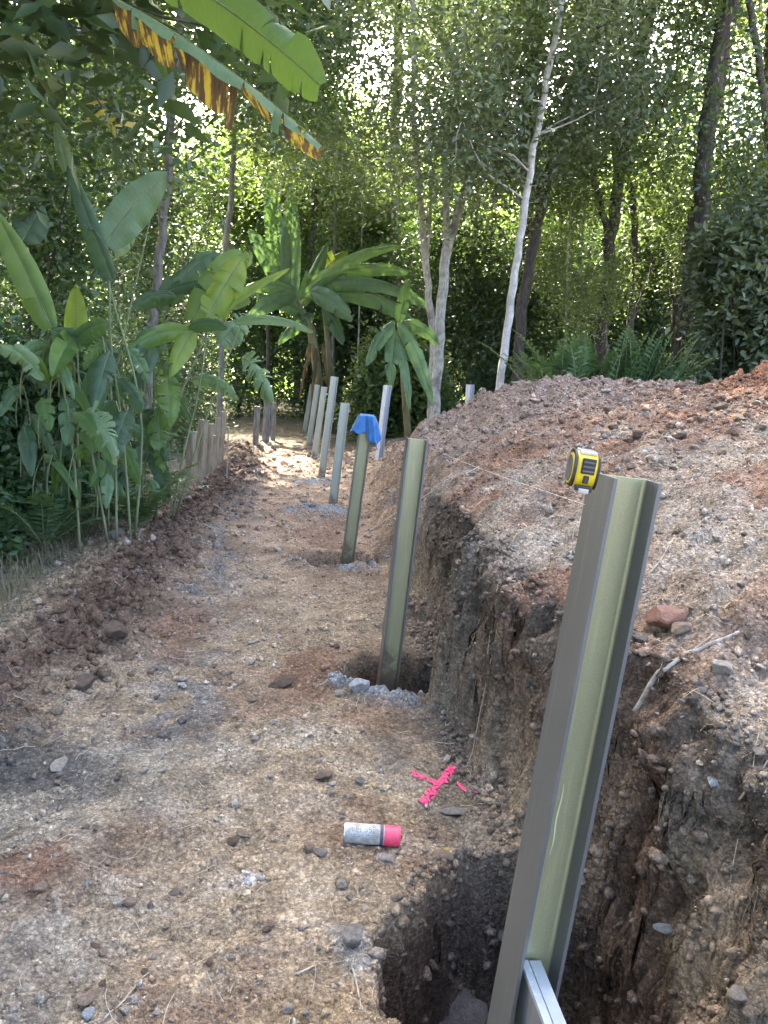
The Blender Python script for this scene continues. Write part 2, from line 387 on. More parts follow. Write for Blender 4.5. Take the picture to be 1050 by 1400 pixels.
us = np.concatenate([-np.geomspace(60, .62, 46), np.arange(-.60, .92, .0031), np.geomspace(.94, 60, 46)])
ys = [0.8]
while ys[-1] < 22: ys.append(ys[-1]*1.0047)
ys = np.concatenate([[-60, -30, -15, -8, -5, -3.5, -2.5, -1.8, -1.2, -.8, -.5, -.2, .05, .25, .4, .5, .6, .7], ys, np.geomspace(22.5, 300, 40)])
UU, YY = np.meshgrid(us, ys); XX = UU*np.maximum(YY+.3, 1.1)
ZZ = height(XX.ravel(), YY.ravel()).reshape(XX.shape)
nr, ncl = XX.shape
idx = (np.arange(nr-1)[:, None]*ncl+np.arange(ncl-1)[None]).ravel()
gq = np.stack([idx, idx+1, idx+ncl+1, idx+ncl], 1)
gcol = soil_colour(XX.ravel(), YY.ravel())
def rough_walls(X, Y, Z):                # steep faces: crumble sideways so that they are not smooth drapes
    _, s, wc, up, face, berm, left, hA, hB, hole, rim = masks(X, Y)
    k = np.clip(face*1.4+.35*sstep(.03, .25, hole), 0, 1)*(Y < 7)*(Y > .3)
    dx =   .06*fbm(Y+.31*X, Z*1.3+7, 5, 3, 601)+.012*fbm(Y, Z, 17, 2, 602)+.2*(lumps(Y, Z, .09, .5, 610)+lumps(Y, Z+3, .045, .6, 620))
    dy = .03*fbm(X+3, Z, 6, 4, 603)+.012*fbm(X, Z, 19, 2, 604)
    return X-k*dx, Y+k*dy, Z
XW, YW, ZW = rough_walls(XX.ravel(), YY.ravel(), ZZ.ravel())
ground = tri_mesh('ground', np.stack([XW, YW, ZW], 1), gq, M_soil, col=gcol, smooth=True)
ground['kind'] = 'structure'

def gz(x, y):                             # height of the finished ground mesh
    x = np.asarray(x, float); y = np.asarray(y, float); u = x/np.maximum(y+.3, 1.1)
    i = np.clip(np.searchsorted(ys, y)-1, 0, nr-2); j = np.clip(np.searchsorted(us, u)-1, 0, ncl-2)
    a = np.clip((y-ys[i])/(ys[i+1]-ys[i]), 0, 1); b = np.clip((u-us[j])/(us[j+1]-us[j]), 0, 1)
    return (ZZ[i, j]*(1-b)+ZZ[i, j+1]*b)*(1-a)+(ZZ[i+1, j]*(1-b)+ZZ[i+1, j+1]*b)*a
def hz(x, y): return float(gz(A([x]), A([y]))[0])
def on_ground(px, py, tmax=30):
    d = ray(px, py); t = np.geomspace(.9, tmax, 600)
    for k in range(2):
        P = CAM+d*t[:, None]; z = gz(P[:, 0], P[:, 1]); b = np.nonzero(P[:, 2] < z)[0]
        if not len(b): return CAM+d*tmax
        i = max(b[0], 1); t = np.linspace(t[i-1], t[i], 40)
    return CAM+d*t[-1]

# loose crumbs and gravel: far too many to count
def crumbs(n, seed, smin, name, label):
    r = np.random.default_rng(seed)
    y = 1.25*np.exp(r.random(n)*np.log(15/1.25)); u = r.uniform(-.6, .92, n); x = u*(y+.3)
    wx, s, wc, up, face, berm, left, hA, hB, hole, rim = masks(x, y)
    dens = .34+.6*sstep(-.2, .3, fbm(x, y, 3, 3, 200))+.5*up+.6*berm+hB
    k = r.random(n)*1.5 < dens*(hole < .05)
    x, y = x[k], y[k]; n = len(x)
    size = np.maximum(smin, .0027*y)*(1+r.pareto(2.6, n)*.8); size = np.minimum(size, .011*y+.014)
    ico = A([(0, 0, 1), (.9, 0, .1), (.1, .9, -.1), (-.9, .1, .1), (-.1, -.9, 0), (.2, -.1, -.8)])
    fc = A([(0, 1, 2), (0, 2, 3), (0, 3, 4), (0, 4, 1), (5, 2, 1), (5, 3, 2), (5, 4, 3), (5, 1, 4)])
    v = ico[None]*(1+.35*r.normal(size=(n, 6, 1)))
    v = v*np.stack([r.uniform(.8, 1.25, n), r.uniform(.7, 1.1, n), r.uniform(.5, .9, n)], 1)[:, None]
    an = r.uniform(0, 6.28, n); ca, sa = np.cos(an)[:, None], np.sin(an)[:, None]
    vx = v[..., 0]*ca-v[..., 1]*sa; vy = v[..., 0]*sa+v[..., 1]*ca
    tl = r.normal(size=(n, 1))*.3; v = np.stack([vx, vy, v[..., 2]+tl*vx], 2)*size[:, None, None]*.6
    z = gz(x, y)+size*.12
    v += np.stack([x, y, z], 1)[:, None]
    f = (fc[None]+(np.arange(n)*6)[:, None, None]).reshape(-1, 3)
    c = soil_colour(x, y); g = r.random((n, 1)); pale = A([.33, .29, .24])*(.6+.8*r.random((n, 1)))
    c = np.where(g > .66, pale, c*(.75+.9*r.random((n, 1))))
    c = np.where(np.clip(berm+hB+face, 0, 1)[k][:, None] > .4, c*.75, c)
    o = tri_mesh(name, v.reshape(-1, 3), f, M_crumb, col=np.repeat(c, 6, 0))
    o['kind'] = 'stuff'; tag(o, label, 'gravel')
crumbs(70000, 3, .0065, 'soil_crumbs', 'loose crumbs of soil and gravel strewn over the dug ground')

def clods(n, seed, where, smin, smax, name, label, tint):
    r = np.random.default_rng(seed)
    if where == 'berm':
        y = r.uniform(2.6, 12, n); x = ip(y, BERM)+r.normal(size=n)*.24-.05
    elif where == 'wall':
        y = r.uniform(1.05, 5.2, n); x = ip(y, TOE)+ip(y, WCUT)*r.uniform(-.5, 1.25, n)
        q = r.random(n) < .35; a = r.uniform(0, 6.28, n); rr = r.uniform(.8, 1.15, n)
        x = np.where(q, .70+.36*rr*np.cos(a), x); y = np.where(q, 1.78+.45*rr*np.sin(a), y)
    else:
        q = r.random(n) < .5
        x = np.where(q, 2.9+1.5*r.normal(size=n), 4.3+1.1*r.normal(size=n)); y = np.where(q, 8.4+1.2*r.normal(size=n), 6.0+1.1*r.normal(size=n))
        k = (x > ip(y, TOE)+.4)*(y > 3); x, y = x[k], y[k]; n = len(x)
    size = smin+(smax-smin)*r.random(n)**3.2
    g = (1+5**.5)/2; ic = A([(-1, g, 0), (1, g, 0), (-1, -g, 0), (1, -g, 0), (0, -1, g), (0, 1, g), (0, -1, -g), (0, 1, -g), (g, 0, -1), (g, 0, 1), (-g, 0, -1), (-g, 0, 1)])/1.9
    fc = A([(0, 11, 5), (0, 5, 1), (0, 1, 7), (0, 7, 10), (0, 10, 11), (1, 5, 9), (5, 11, 4), (11, 10, 2), (10, 7, 6), (7, 1, 8), (3, 9, 4), (3, 4, 2), (3, 2, 6), (3, 6, 8), (3, 8, 9), (4, 9, 5), (2, 4, 11), (6, 2, 10), (8, 6, 7), (9, 8, 1)])
    v = ic[None]*(1+.22*r.normal(size=(n, 12, 1)))*np.stack([r.uniform(.7, 1.3, n), r.uniform(.7, 1.2, n), r.uniform(.55, .9, n)], 1)[:, None]
    an = r.uniform(0, 6.28, n); ca, sa = np.cos(an)[:, None], np.sin(an)[:, None]
    v = np.stack([v[..., 0]*ca-v[..., 1]*sa, v[..., 0]*sa+v[..., 1]*ca, v[..., 2]+.25*r.normal(size=(n, 1))*v[..., 0]], 2)*size[:, None, None]*.55
    X, Y, Z = rough_walls(x, y, gz(x, y)); v += np.stack([X, Y, Z+size*.1], 1)[:, None]
    f = (fc[None]+(np.arange(n)*12)[:, None, None]).reshape(-1, 3)
    c = (soil_colour(x, y)*.6+A(tint)*.4)*(.7+.6*r.random((n, 1)))
    o = tri_mesh(name, v.reshape(-1, 3), f, M_crumb, col=np.repeat(c, 12, 0), smooth=False)
    o['kind'] = 'stuff'; tag(o, label, 'clods')
clods(3200, 21, 'berm', .014, .075, 'berm_clods', 'dark clods of earth heaped along the left edge of the path', (.085, .052, .034))
clods(6500, 22, 'wall', .006, .042, 'bank_clods', 'crumbling clods in the dark cut face and around the deep hole', (.14, .12, .10))
clods(4200, 23, 'mound', .018, .07, 'mound_clods', 'loose clods on the mound and on the red soil pile', (.20, .135, .10))

# straw, root fibres and small twigs strewn about
def litter(n, seed):
    r = np.random.default_rng(seed); mb_v = []; mb_f = []
    y = 1.3*np.exp(r.random(n)*np.log(11/1.3)); x = r.uniform(-.58, .9, n)*(y+.3)
    wx, s, wc, up, face, berm, left, hA, hB, hole, rim = masks(x, y)
    keep = (r.random(n) < .22+.5*up*(hB < .3)*(y < 6)+.7*left)*(hole < .03)
    x, y = x[keep], y[keep]; n = len(x)
    L = r.uniform(.02, .11, n)*(1+.12*y); an = r.uniform(0, pi, n); w_ = np.maximum(.0009, .0004*y)
    cur = r.normal(size=n)*.25; ts = np.linspace(-.5, .5, 5)
    P = []
    for tq in ts:
        xx = x+np.cos(an)*L*tq-np.sin(an)*L*cur*tq*tq*2; yy = y+np.sin(an)*L*tq+np.cos(an)*L*cur*tq*tq*2
        P.append(np.stack([xx, yy, gz(xx, yy)+.003+r.random(n)*.004], 1))
    P = np.stack(P, 1); side = np.stack([-np.sin(an), np.cos(an), np.zeros(n)], 1)[:, None]*w_[:, None, None]
    v = np.stack([P-side, P+A([0, 0, 1.])*w_[:, None, None]*1.2, P+side], 2).reshape(-1, 3)   # ridged strips, three verts per station
    f = []
    base = np.arange(n)*15
    for i in range(4):
        for j in range(2):
            a = base+i*3+j; f.append(np.stack([a, a+1, a+4, a+3], 1))
    o = tri_mesh('straw_litter', v, np.concatenate(f), M_straw); o['kind'] = 'stuff'
    tag(o, 'pale straw, root fibres and bits of twig strewn over the soil', 'litter')
litter(2000, 5)
# ------------------------------------------------------------------ steel posts
def steel_post(name, label, base, top, twist=0, wid=.10, mt=M_steel, group='steel posts set along the trench'):
    base = A(base, float); top = A(top, float); ax = top-base; L = np.linalg.norm(ax); ax /= L
    t = thing(name, label, 'post', base, group)
    xx = A([cos(twist), sin(twist), 0]); xx -= ax*(xx@ax); xx /= np.linalg.norm(xx); yy = np.cross(ax, xx)
    t.matrix_world = Matrix([[xx[i], yy[i], ax[i], base[i]] for i in range(3)]+[[0, 0, 0, 1]])
    h = wid/2; tf = .0085; tw = .0065
    def prof(name, pts, mt=mt):
        n = len(pts); v = [(p[0], p[1], 0) for p in pts]+[(p[0], p[1], L) for p in pts]
        f = [tuple(range(n))[::-1], tuple(range(n, 2*n))]+[(i, (i+1) % n, n+(i+1) % n, n+i) for i in range(n)]
        me = bpy.data.meshes.new(name); me.from_pydata(v, [], f); me.update(); me.materials.append(mt)
        o = bpy.data.objects.new(name, me); COL.objects.link(o); o.parent = t
        bv = o.modifiers.new('edge', 'BEVEL'); bv.width = .0012; bv.segments = 2; bv.limit_method = 'ANGLE'
        return o
    for s in (-1, 1):
        a, b = s*h, s*(h-tf)
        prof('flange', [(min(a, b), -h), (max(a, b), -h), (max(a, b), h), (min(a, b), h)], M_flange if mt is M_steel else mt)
    r = .006; k = h-tf+.0002
    prof('web', [(-k, -tw/2-r), (-k+r*.3, -tw/2-r*.35), (-k+r, -tw/2), (k-r, -tw/2), (k-r*.3, -tw/2-r*.35), (k, -tw/2-r),
                 (k, tw/2+r), (k-r*.3, tw/2+r*.35), (k-r, tw/2), (-k+r, tw/2), (-k+r*.3, tw/2+r*.35), (-k, tw/2+r)])
    return t, xx, yy, ax
def down(base, top, d):                   # carry the post on below the soil
    base = A(base); top = A(top); u = (base-top)/np.linalg.norm(base-top); return base+u*d
PB = [((712, 1385), (855, 652), 1.4, radians(5), .10, .80, 'nearest steel post, tall in the foreground with a tape measure on its top'),
      ((528, 945), (570, 600), 3.75, 0, .10, .5, 'second steel post, bare top, standing in an open hole with grey rim'),
      ((473, 779), (502, 569), 6.15, 0, .10, .5, 'steel post with the blue cloth draped over its top'),
      ((453, 705), (472, 551), 8.55, radians(-3), .10, .5, 'steel post standing in a grey gravel patch right behind the cloth-topped post'),
      ((438, 662), (457.5, 515), 10.95, radians(2), .10, .5, 'tallest of the far steel posts, rising above its neighbours'),
      ((428, 636), (443.5, 529), 13.35, 0, .10, .5, 'third steel post from the far end of the row'),
      ((420, 623), (434, 526), 15.75, radians(3), .10, .5, 'second steel post from the far end of the row'),
      ((414, 602), (427, 525), 18.15, 0, .10, .5, 'last steel post at the far end of the row')]
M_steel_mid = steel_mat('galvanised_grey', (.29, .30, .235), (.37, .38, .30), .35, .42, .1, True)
posts = []
for b, tp, y, tw, wd, dn, lab in PB:
    B = aty(*b, y); T = aty(*tp, y); posts.append(steel_post('steel_post', lab, down(B, T, dn), T, tw, wd, M_steel if y < 7 else M_steel_mid)+(T,))
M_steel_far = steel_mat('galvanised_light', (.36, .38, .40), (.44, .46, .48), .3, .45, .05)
for (b, tp, y, lab) in [((522, 592), (530, 527), 12.5, 'pale thin steel post behind the mound, beside the hanging banana leaf'),
                        ((641, 560), (643, 526), 12.0, 'short pale steel post poking up behind the mound near the white trunk')]:
    B = aty(*b, y); T = aty(*tp, y); steel_post('steel_post', lab, down(B, T, .9), T, radians(35), .095, M_steel_far, 'pale steel posts behind the mound')

# pale scratches on the web of the nearest post
M_scratch = plain('scratch_chalk', (.46, .46, .27), .8)
t0, xx, yy, ax, T0 = posts[0]
def scratch(pts, wd):
    mb = MB(); L = len(pts)
    v = []
    for i, (x, z) in enumerate(pts):
        ww = wd*(.3+sin(pi*i/(L-1))); v += [(x-ww/2, -.0044, z), (x+ww/2, -.0044, z)]
    v2 = [(a, b+.0008, c) for a, b, c in v]; n = len(v)
    f = [(2*i, 2*i+1, 2*i+3, 2*i+2) for i in range(L-1)]+[(n+2*i, n+2*i+2, n+2*i+3, n+2*i+1) for i in range(L-1)]
    mb.add(v+v2, f); o = mb.build('scratch', M_scratch); o.parent = t0; return o
Lp = np.linalg.norm(T0-A(t0.matrix_world.translation))
scratch([(-.030+.003*sin(i*1.3), Lp-.74-.020*i) for i in range(9)], .006)
scratch([(-.034+.002*sin(i*1.9), Lp-.90-.017*i) for i in range(8)], .0025)
scratch([(-.006+.0015*sin(i*1.1), Lp-.64-.018*i) for i in range(10)], .0025)

# wall panel slotted into the nearest post
Bp = aty(715, 1310, 1.40)
pn = thing('wall_panel', 'dark steel wall panel slotted into the foot of the nearest post', 'panel', (Bp[0], .2, -.14))
mb = MB(); x0, z1 = Bp[0]+.012, Bp[2]
mb.box((x0-.018, -.95, -.16), (x0+.018, 1.385, z1-.004)); o = mb.build('face', M_panel, pn)
M_edge = steel_mat('panel_edge', (.42, .47, .52), (.52, .57, .62), .55, .35, .05)
mb = MB(); mb.box((x0-.022, -.95, z1-.0035), (x0-.006, 1.386, z1+.008)); mb.build('edge_strip', M_edge, pn)
mb = MB(); mb.box((x0-.003, -.95, z1-.0035), (x0+.022, 1.386, z1+.006)); mb.build('edge_strip', M_edge, pn)

# ------------------------------------------------------------------ tape measure
M_yel = plain('tape_yellow', (.68, .5, .02), .38); M_blk = plain('tape_black', (.018, .018, .018), .5, var=.3)
M_slv = plain('tape_silver', (.5, .53, .56), .3, .7); M_gry = plain('tape_grey', (.1, .1, .1), .5)
c = aty(794, 641, 1.33)
tm = thing('tape_measure', 'yellow and black tape measure hooked on the top of the nearest post', 'tape measure', (c[0], c[1], c[2]-.033))
def dprof(r, flat, n=40):                 # rounded body outline in (y, z): flat foot, domed top
    p = []
    for i in range(n):
        a = 2*pi*i/n; y = r*np.sign(cos(a))*abs(cos(a))**.8; z = r*np.sign(sin(a))*abs(sin(a))**.8
        p.append((y, max(z, -flat)))
    return A(p)
def extr(name, prof, x0, x1, mt, bev=.0, parent=tm):
    mb = MB(); n = len(prof); rings = [(x0, 1-bev), (x0+.1*(x1-x0), 1), (x1-.1*(x1-x0), 1), (x1, 1-bev)]
    v = np.concatenate([np.c_[np.full(n, x), prof*s] for x, s in rings])
    f = [(i*n+j, i*n+(j+1) % n, (i+1)*n+(j+1) % n, (i+1)*n+j) for i in range(3) for j in range(n)]
    f += [tuple(range(n))[::-1], tuple(3*n+j for j in range(n))]
    mb.add(v, f); o = mb.build(name, mt, smooth=False); o.parent = parent; o.location = (0, 0, .033)
    return o
extr('case', dprof(.0335, .030), -.017, .019, M_yel, .05)
extr('rubber_side', dprof(.0345, .031), -.0225, -.0168, M_blk, .10)
extr('ring', dprof(.0275, .0275), -.0236, -.0222, M_yel, .02)
extr('disc', dprof(.0235, .0235), -.0248, -.0234, M_gry, .05)
extr('rubber_side', dprof(.0345, .031), .0188, .0235, M_blk, .10)
def tbox(name, lo, hi, mt):
    mb = MB(); mb.box(lo, hi); o = mb.build(name, mt); o.parent = tm
    bv = o.modifiers.new('b', 'BEVEL'); bv.width = .0015; bv.segments = 2; return o
tbox('lock_button', (-.010, -.0365, .030), (.014, -.030, .058), M_blk)
for k in range(3): tbox('grip_rib', (-.008, -.0375, .0335+.008*k), (.012, -.0360, .0365+.008*k), M_gry)
tbox('logo_panel', (-.003, -.0360, .013), (.007, -.030, .027), M_blk)
tbox('mouth', (-.014, -.0368, -.001), (.016, -.026, .0085), M_blk)
tbox('top_band', (-.014, -.022, .062), (.016, .018, .0685), M_slv)
tbox('hook', (-.008, -.0385, -.004), (.010, -.0366, .004), M_slv)
tm.rotation_euler = (radians(3), radians(5), radians(-9))

# ------------------------------------------------------------------ blue cloth on the third post
M_cloth, t_, p_, o_ = mat('blue_cloth')
g_ = N(t_, 'TexCoord').outputs['Object']; nn = noise(t_, 260, 3, .7, g_)
t_.links.new(ramp(t_, noise(t_, 14, 4, .6, g_), [(.3, (.018, .095, .24)), (.7, (.034, .155, .36))]), p_.inputs['Base Color'])
p_.inputs['Roughness'].default_value = .95; p_.inputs['Sheen Weight'].default_value = .3; bump(t_, nn, .004, .6, p_)
T3 = posts[2][4]; na, nv = 96, 26
hem_t = A([-180, -150, -125, -100, -80, -55, -35, -10, 30, 70, 110, 150, 180.])
hem_l = A([.14, .12, .155, .12, .20, .21, .28, .20, .13, .12, .12, .15, .14])
V = []
for j in range(nv):
    q = j/(nv-1)
    for i in range(na):
        th = -180+360*i/na; a = radians(th); hl = np.interp(th, hem_t, hem_l)
        sq = .058/max(abs(cos(a)), abs(sin(a)), .82)
        if q < .3: rr = sq*q/.3; z = .010+.006*sin(3*a+1)*q+.004*sin(7*q*9+a)
        else:
            d = (q-.3)/.7; fold = d**.8*(.045*float(vnoise(A([th/38.+9]), A([.3+d*.6]), 900)[0])+.03*float(vnoise(A([th/17.]), A([2.3+d*.5]), 901)[0]))
            rr = sq+.006+.055*d*(.6+.4*cos(a*2))+fold; z = .010-hl*d-.004*sin(12*d+a*3)
        V.append((T3[0]+rr*cos(a), T3[1]+rr*sin(a), T3[2]+z))
f = [(j*na+i, j*na+(i+1) % na, (j+1)*na+(i+1) % na, (j+1)*na+i) for j in range(nv-1) for i in range(na)]
mb = MB(); mb.add(V, f); cl = mb.build('cloth', M_cloth, smooth=True)
sm = cl.modifiers.new('thick', 'SOLIDIFY'); sm.thickness = .004; sm.offset = 1
tag(cl, 'bright blue cloth draped over the top of the third steel post', 'cloth')

# ------------------------------------------------------------------ spray can and the pink cross
G1 = on_ground(470, 1148); G2 = on_ground(545, 1155)
M_pink = plain('pink_plastic', (.68, .06, .12), .45, var=.25, scale=40)
M_pinkp = plain('pink_paint', (.80, .055, .17), .8, var=.3, scale=60)
mt_, t_, p_, o_ = mat('can_label')
g_ = N(t_, 'TexCoord').outputs['Object']; mp = N(t_, 'Mapping'); t_.links.new(g_, mp.inputs[0]); mp.inputs['Scale'].default_value = (1, 1, .55)
dirt = noise(t_, 30, 8, .75, g_); sx = N(t_, 'SeparateXYZ'); t_.links.new(g_, sx.inputs[0])
base_ = mixc(t_, ramp(t_, noise(t_, 22, 3, .5, mp.outputs[0]), [(.4, (0, 0, 0)), (.6, (1, 1, 1))]), (.47, .48, .45), (.33, .36, .37))
c_ = mixc(t_, ramp(t_, dirt, [(.40, (0, 0, 0)), (.60, (.9, .9, .9))]), base_, (.22, .19, .13))
t_.links.new(c_, p_.inputs['Base Color']); p_.inputs['Roughness'].default_value = .45; M_can = mt_
M_ink = plain('can_print', (.05, .06, .075), .6, var=.5, scale=120); M_tin = plain('can_tin', (.45, .45, .45), .35, .9)
sp = thing('spray_can', 'spray paint can with pink cap lying on the path', 'spray can', (0, 0, 0))
axd = G2-G1; axd[2] *= .5; axd /= np.linalg.norm(axd); mid = (G1+G2)/2
mid[2] = hz(mid[0], mid[1]+.02)+.036; R_ = .0325
def lathe(name, prof, mt, parent, n=40, smooth=True):
    mb = MB(); k = len(prof); an = np.arange(n)*2*pi/n
    v = np.concatenate([np.c_[r*np.cos(an), r*np.sin(an), np.full(n, z)] for r, z in prof])
    f = [(i*n+j, i*n+(j+1) % n, (i+1)*n+(j+1) % n, (i+1)*n+j) for i in range(k-1) for j in range(n)]
    f += [tuple(range(n))[::-1], tuple((k-1)*n+j for j in range(n))]
    mb.add(v, f); o = mb.build(name, mt, smooth=smooth)
    me = o.modifiers.new('es', 'EDGE_SPLIT'); me.split_angle = radians(35); o.parent = parent; return o
lathe('body', [(R_*.7, -.088), (R_*.95, -.091), (R_, -.088), (R_, .036), (R_*.98, .040)], M_can, sp)
lathe('base_rim', [(R_*.86, -.0935), (R_*1.03, -.0935), (R_*1.03, -.0905), (R_*.9, -.0895)], M_tin, sp)
lathe('band', [(R_*1.006, .026), (R_*1.012, .0265), (R_*1.012, .0365), (R_*1.006, .037)], M_ink, sp)
lathe('cap', [(R_*.9, .040), (R_*1.02, .0405), (R_*1.0, .088), (R_*.94, .094), (R_*.6, .0955)], M_pink, sp)
lathe('nozzle', [(.006, .095), (.006, .101), (.004, .103)], plain('nozzle_red', (.35, .03, .04), .5), sp, 12)
# worn, half illegible lettering: short strokes wrapped on the can
rs = random.Random(4)
mb = MB(); ang0 = radians(-48)
GL = [[(0, 0, 0, 1)], [(0, 0, 0, 1), (0, 1, .6, 1), (0, .5, .5, .5), (0, 0, .6, 0)], [(0, 0, 0, 1)], [(.6, .9, 0, .9), (0, .9, 0, .5), (0, .5, .6, .5), (.6, .5, .6, .1), (.6, .1, 0, .1)],
      [(.6, .9, 0, .9), (0, .9, 0, .5), (0, .5, .6, .5), (.6, .5, .6, .1), (.6, .1, 0, .1)], [(0, 0, 0, 1), (0, 1, .6, 1), (0, .5, .5, .5), (0, 0, .6, 0)]]
def cyl(u, vv): a = ang0-vv/R_; return (R_*1.006*cos(a), R_*1.006*sin(a), u)
def stroke(u0, v0, u1, v1, wd=.0016):
    d = A([u1-u0, v1-v0]); L = np.linalg.norm(d)+1e-9; nrm = A([-d[1], d[0]])/L*wd/2; st = d/L*wd*.4
    for q in range(4):
        a = A([u0, v0])-st*0+d*q/4; b = A([u0, v0])+d*(q+1)/4
        if rs.random() < .18: continue
        mb.add([cyl(*(a-nrm)), cyl(*(b-nrm)), cyl(*(b+nrm)), cyl(*(a+nrm))], [(0, 1, 2, 3)])
for k, gl in enumerate(GL):
    for (a, b, c_, d_) in gl: stroke(-.066+.0135*k+a*.013, -.004+b*.020, -.066+.0135*k+c_*.013, -.004+d_*.020)
for row in range(3):
    u = -.07
    while u < .015:
        L = rs.uniform(.003, .010); stroke(u, -.012-.006*row, u+L, -.012-.006*row, .0012); u += L+.003
lt = mb.build('lettering', M_ink); lt.parent = sp
zz = axd; yy_ = np.cross(zz, A([0, 0, 1.])); yy_ /= np.linalg.norm(yy_); up_ = np.cross(yy_, zz)
# local x -> towards the viewer side, local y -> up
xv = -yy_ if (-yy_)@A([0, -1, 0]) > 0 else yy_
ydir = np.cross(zz, xv)
sp.matrix_world = Matrix([[xv[i], ydir[i], zz[i], mid[i]] for i in range(3)]+[[0, 0, 0, 1]])

def paint_stroke(mb, p0, p1, wd, gap=None):
    a = on_ground(*p0); b = on_ground(*p1); d = b-a; L = np.linalg.norm(d[:2]); d = d[:2]/L; nrm = A([-d[1], d[0]])
    st = .003; nu = int(L/st); nw = int(wd/st)
    U, W = np.meshgrid(np.arange(nu+1)*st, np.arange(nw+1)*st-wd/2, indexing='ij')
    X = a[0]+U*d[0]+W*nrm[0]; Y = a[1]+U*d[1]+W*nrm[1]; Z = gz(X.ravel(), Y.ravel()).reshape(X.shape)+.007
    nz = fbm(X.ravel(), Y.ravel(), 85, 4, 301).reshape(X.shape)
    ed = np.abs(W)/(wd/2); f = []
    for i in range(nu):
        for j in range(nw):
            e = max(ed[i, j], ed[i+1, j+1]); q = U[i, j]/L
            if gap and gap[0] < q < gap[1] and nz[i, j] < .25: continue
            if e*.75+nz[i, j]*1.8 < .5: k = i*(nw+1)+j; f.append((k, k+1, k+nw+2, k+nw+1))
    mb.add(np.stack([X.ravel(), Y.ravel(), Z.ravel()], 1), f)
mb = MB(); paint_stroke(mb, (563, 1061), (653, 1081), .040, (.55, .68)); paint_stroke(mb, (577, 1100), (621, 1049), .040)
tag(mb.build('painted_cross', M_pinkp), 'pink spray-painted cross marked on the soil beside the nearest post', 'paint mark')
# ------------------------------------------------------------------ wooden posts on the left
def wood_post(b, tp, y, wpx, lab, nm='wooden_post', m_=M_wood, grp='wooden posts at the forest edge'):
    B = aty(*b, y); T = aty(*tp, y); r = wpx/2*y/FPX
    B = down(B, T, .25); t = thing(nm, lab, 'post', B, grp); ts = np.linspace(0, 1, 14)
    pts = B+(T-B)*ts[:, None]; pts[:, :2] += .006*rng.normal(size=(14, 2)).cumsum(0)*.3
    mb = MB(); mb.tube(pts, r*(1+.05*rng.normal(size=14)), 14, False, .03); mb.build('shaft', m_, t, True)
    mb = MB(); n = 14; an = np.arange(n)*2*pi/n; e = pts[-1]
    ring = np.c_[e[0]+r*.99*np.cos(an), e[1]+r*.99*np.sin(an), e[2]+.002+.004*rng.normal(size=n)]
    mb.add(np.r_[ring, [e+A([0, 0, .006])]], [(i, (i+1) % n, n) for i in range(n)]); mb.build('sawn_end', M_wood_end, t)
M_wood_end = bark_mat('sawn_wood', (.30, .25, .17), (.42, .36, .26), 20, 1)
for b, tp, y, wp, lab in [((258, 668), (265, 590), 9.5, 12.5, 'shortest wooden post, nearest at the left forest edge'),
                          ((272, 655), (278, 574), 10.0, 12, 'thick wooden post just behind the nearest wooden post'),
                          ((284, 647), (289, 580), 10.5, 9, 'slim wooden post in the middle of the close-set wooden posts'),
                          ((293, 640), (297, 571), 11.0, 8, 'narrow dark wooden post second from the right of the close-set group'),
                          ((300, 632), (306, 563), 11.6, 10, 'tallest wooden post at the right of the close-set group')]:
    wood_post(b, tp, y, wp, lab)
for b, tp, y, wp, lab in [((349, 612), (352, 556), 14.2, 8, 'left one of the three far weathered stumps beside the path'),
                          ((363, 606), (365, 548), 15.2, 10, 'middle and thickest of the three far weathered stumps beside the path'),
                          ((373, 604), (375, 551), 15.8, 7, 'right one of the three far weathered stumps beside the path')]:
    wood_post(b, tp, y, wp, lab, 'wooden_post', M_bark_grey, 'weathered stumps beside the far path')
mb = MB(); B = on_ground(310, 655); mb.tube([B-A([0, 0, .1]), aty(312, 600, B[1]), aty(313, 583, B[1])], .008, 6)
tag(mb.build('stake', M_twig), 'thin grey stake beside the wooden posts', 'stake')

# ------------------------------------------------------------------ strings, branch, stones, leaves on the ground
M_string = plain('string', (.62, .57, .45), .8)
mb = MB(); a = aty(588, 612, 3.75); b = aty(800, 690, 1.42)
mb.tube([a+(b-a)*q-A([0, 0, .008*sin(pi*q)]) for q in np.linspace(0, 1, 12)], .0006, 5)
tag(mb.build('string_line', M_string), 'pale string stretched from the second post to the nearest post', 'string')
mb = MB(); a = aty(488, 738, 6.1); b = on_ground(655, 640); c_ = on_ground(590, 676)
pts = [a, a+(c_-a)*.5+A([0, 0, .03]), c_+A([0, 0, .02]), b+A([0, 0, .015])]
mb.tube(pts, .0022, 5); tag(mb.build('string_line', M_string), 'pale string running from the cloth-topped post up the bank', 'string')

def ground_stick(name, lab, pix, rad, up=.6, mt=M_twig, cat='branch', group=None, grow=None):
    P = []
    for px, py in pix:
        g = on_ground(px, py); P.append(g+A([0, 0, rad*up]))
    P = A(P); t = np.linspace(0, len(P)-1, (len(P)-1)*4+1); Q = np.stack([np.interp(t, range(len(P)), P[:, i]) for i in range(3)], 1)
    Q[:, 2] = np.maximum(Q[:, 2], gz(Q[:, 0], Q[:, 1])+rad*.3)
    for _ in range(3): Q[1:-1] = (Q[:-2]+Q[1:-1]*2+Q[2:])/4
    Q[:, 2] = np.maximum(Q[:, 2], gz(Q[:, 0], Q[:, 1])+rad*.5)
    mb = MB(); mb.tube(Q, rad*np.linspace(1, .55, len(Q)), 8, True, .07)
    o = mb.build(name, mt, smooth=True); tag(o, lab, cat, group); return o
ground_stick('fallen_branch', 'pale crooked branch lying on the bank beside the reddish rock', [(868, 975), (884, 948), (905, 922), (925, 905), (958, 891), (1010, 866)], .0085)
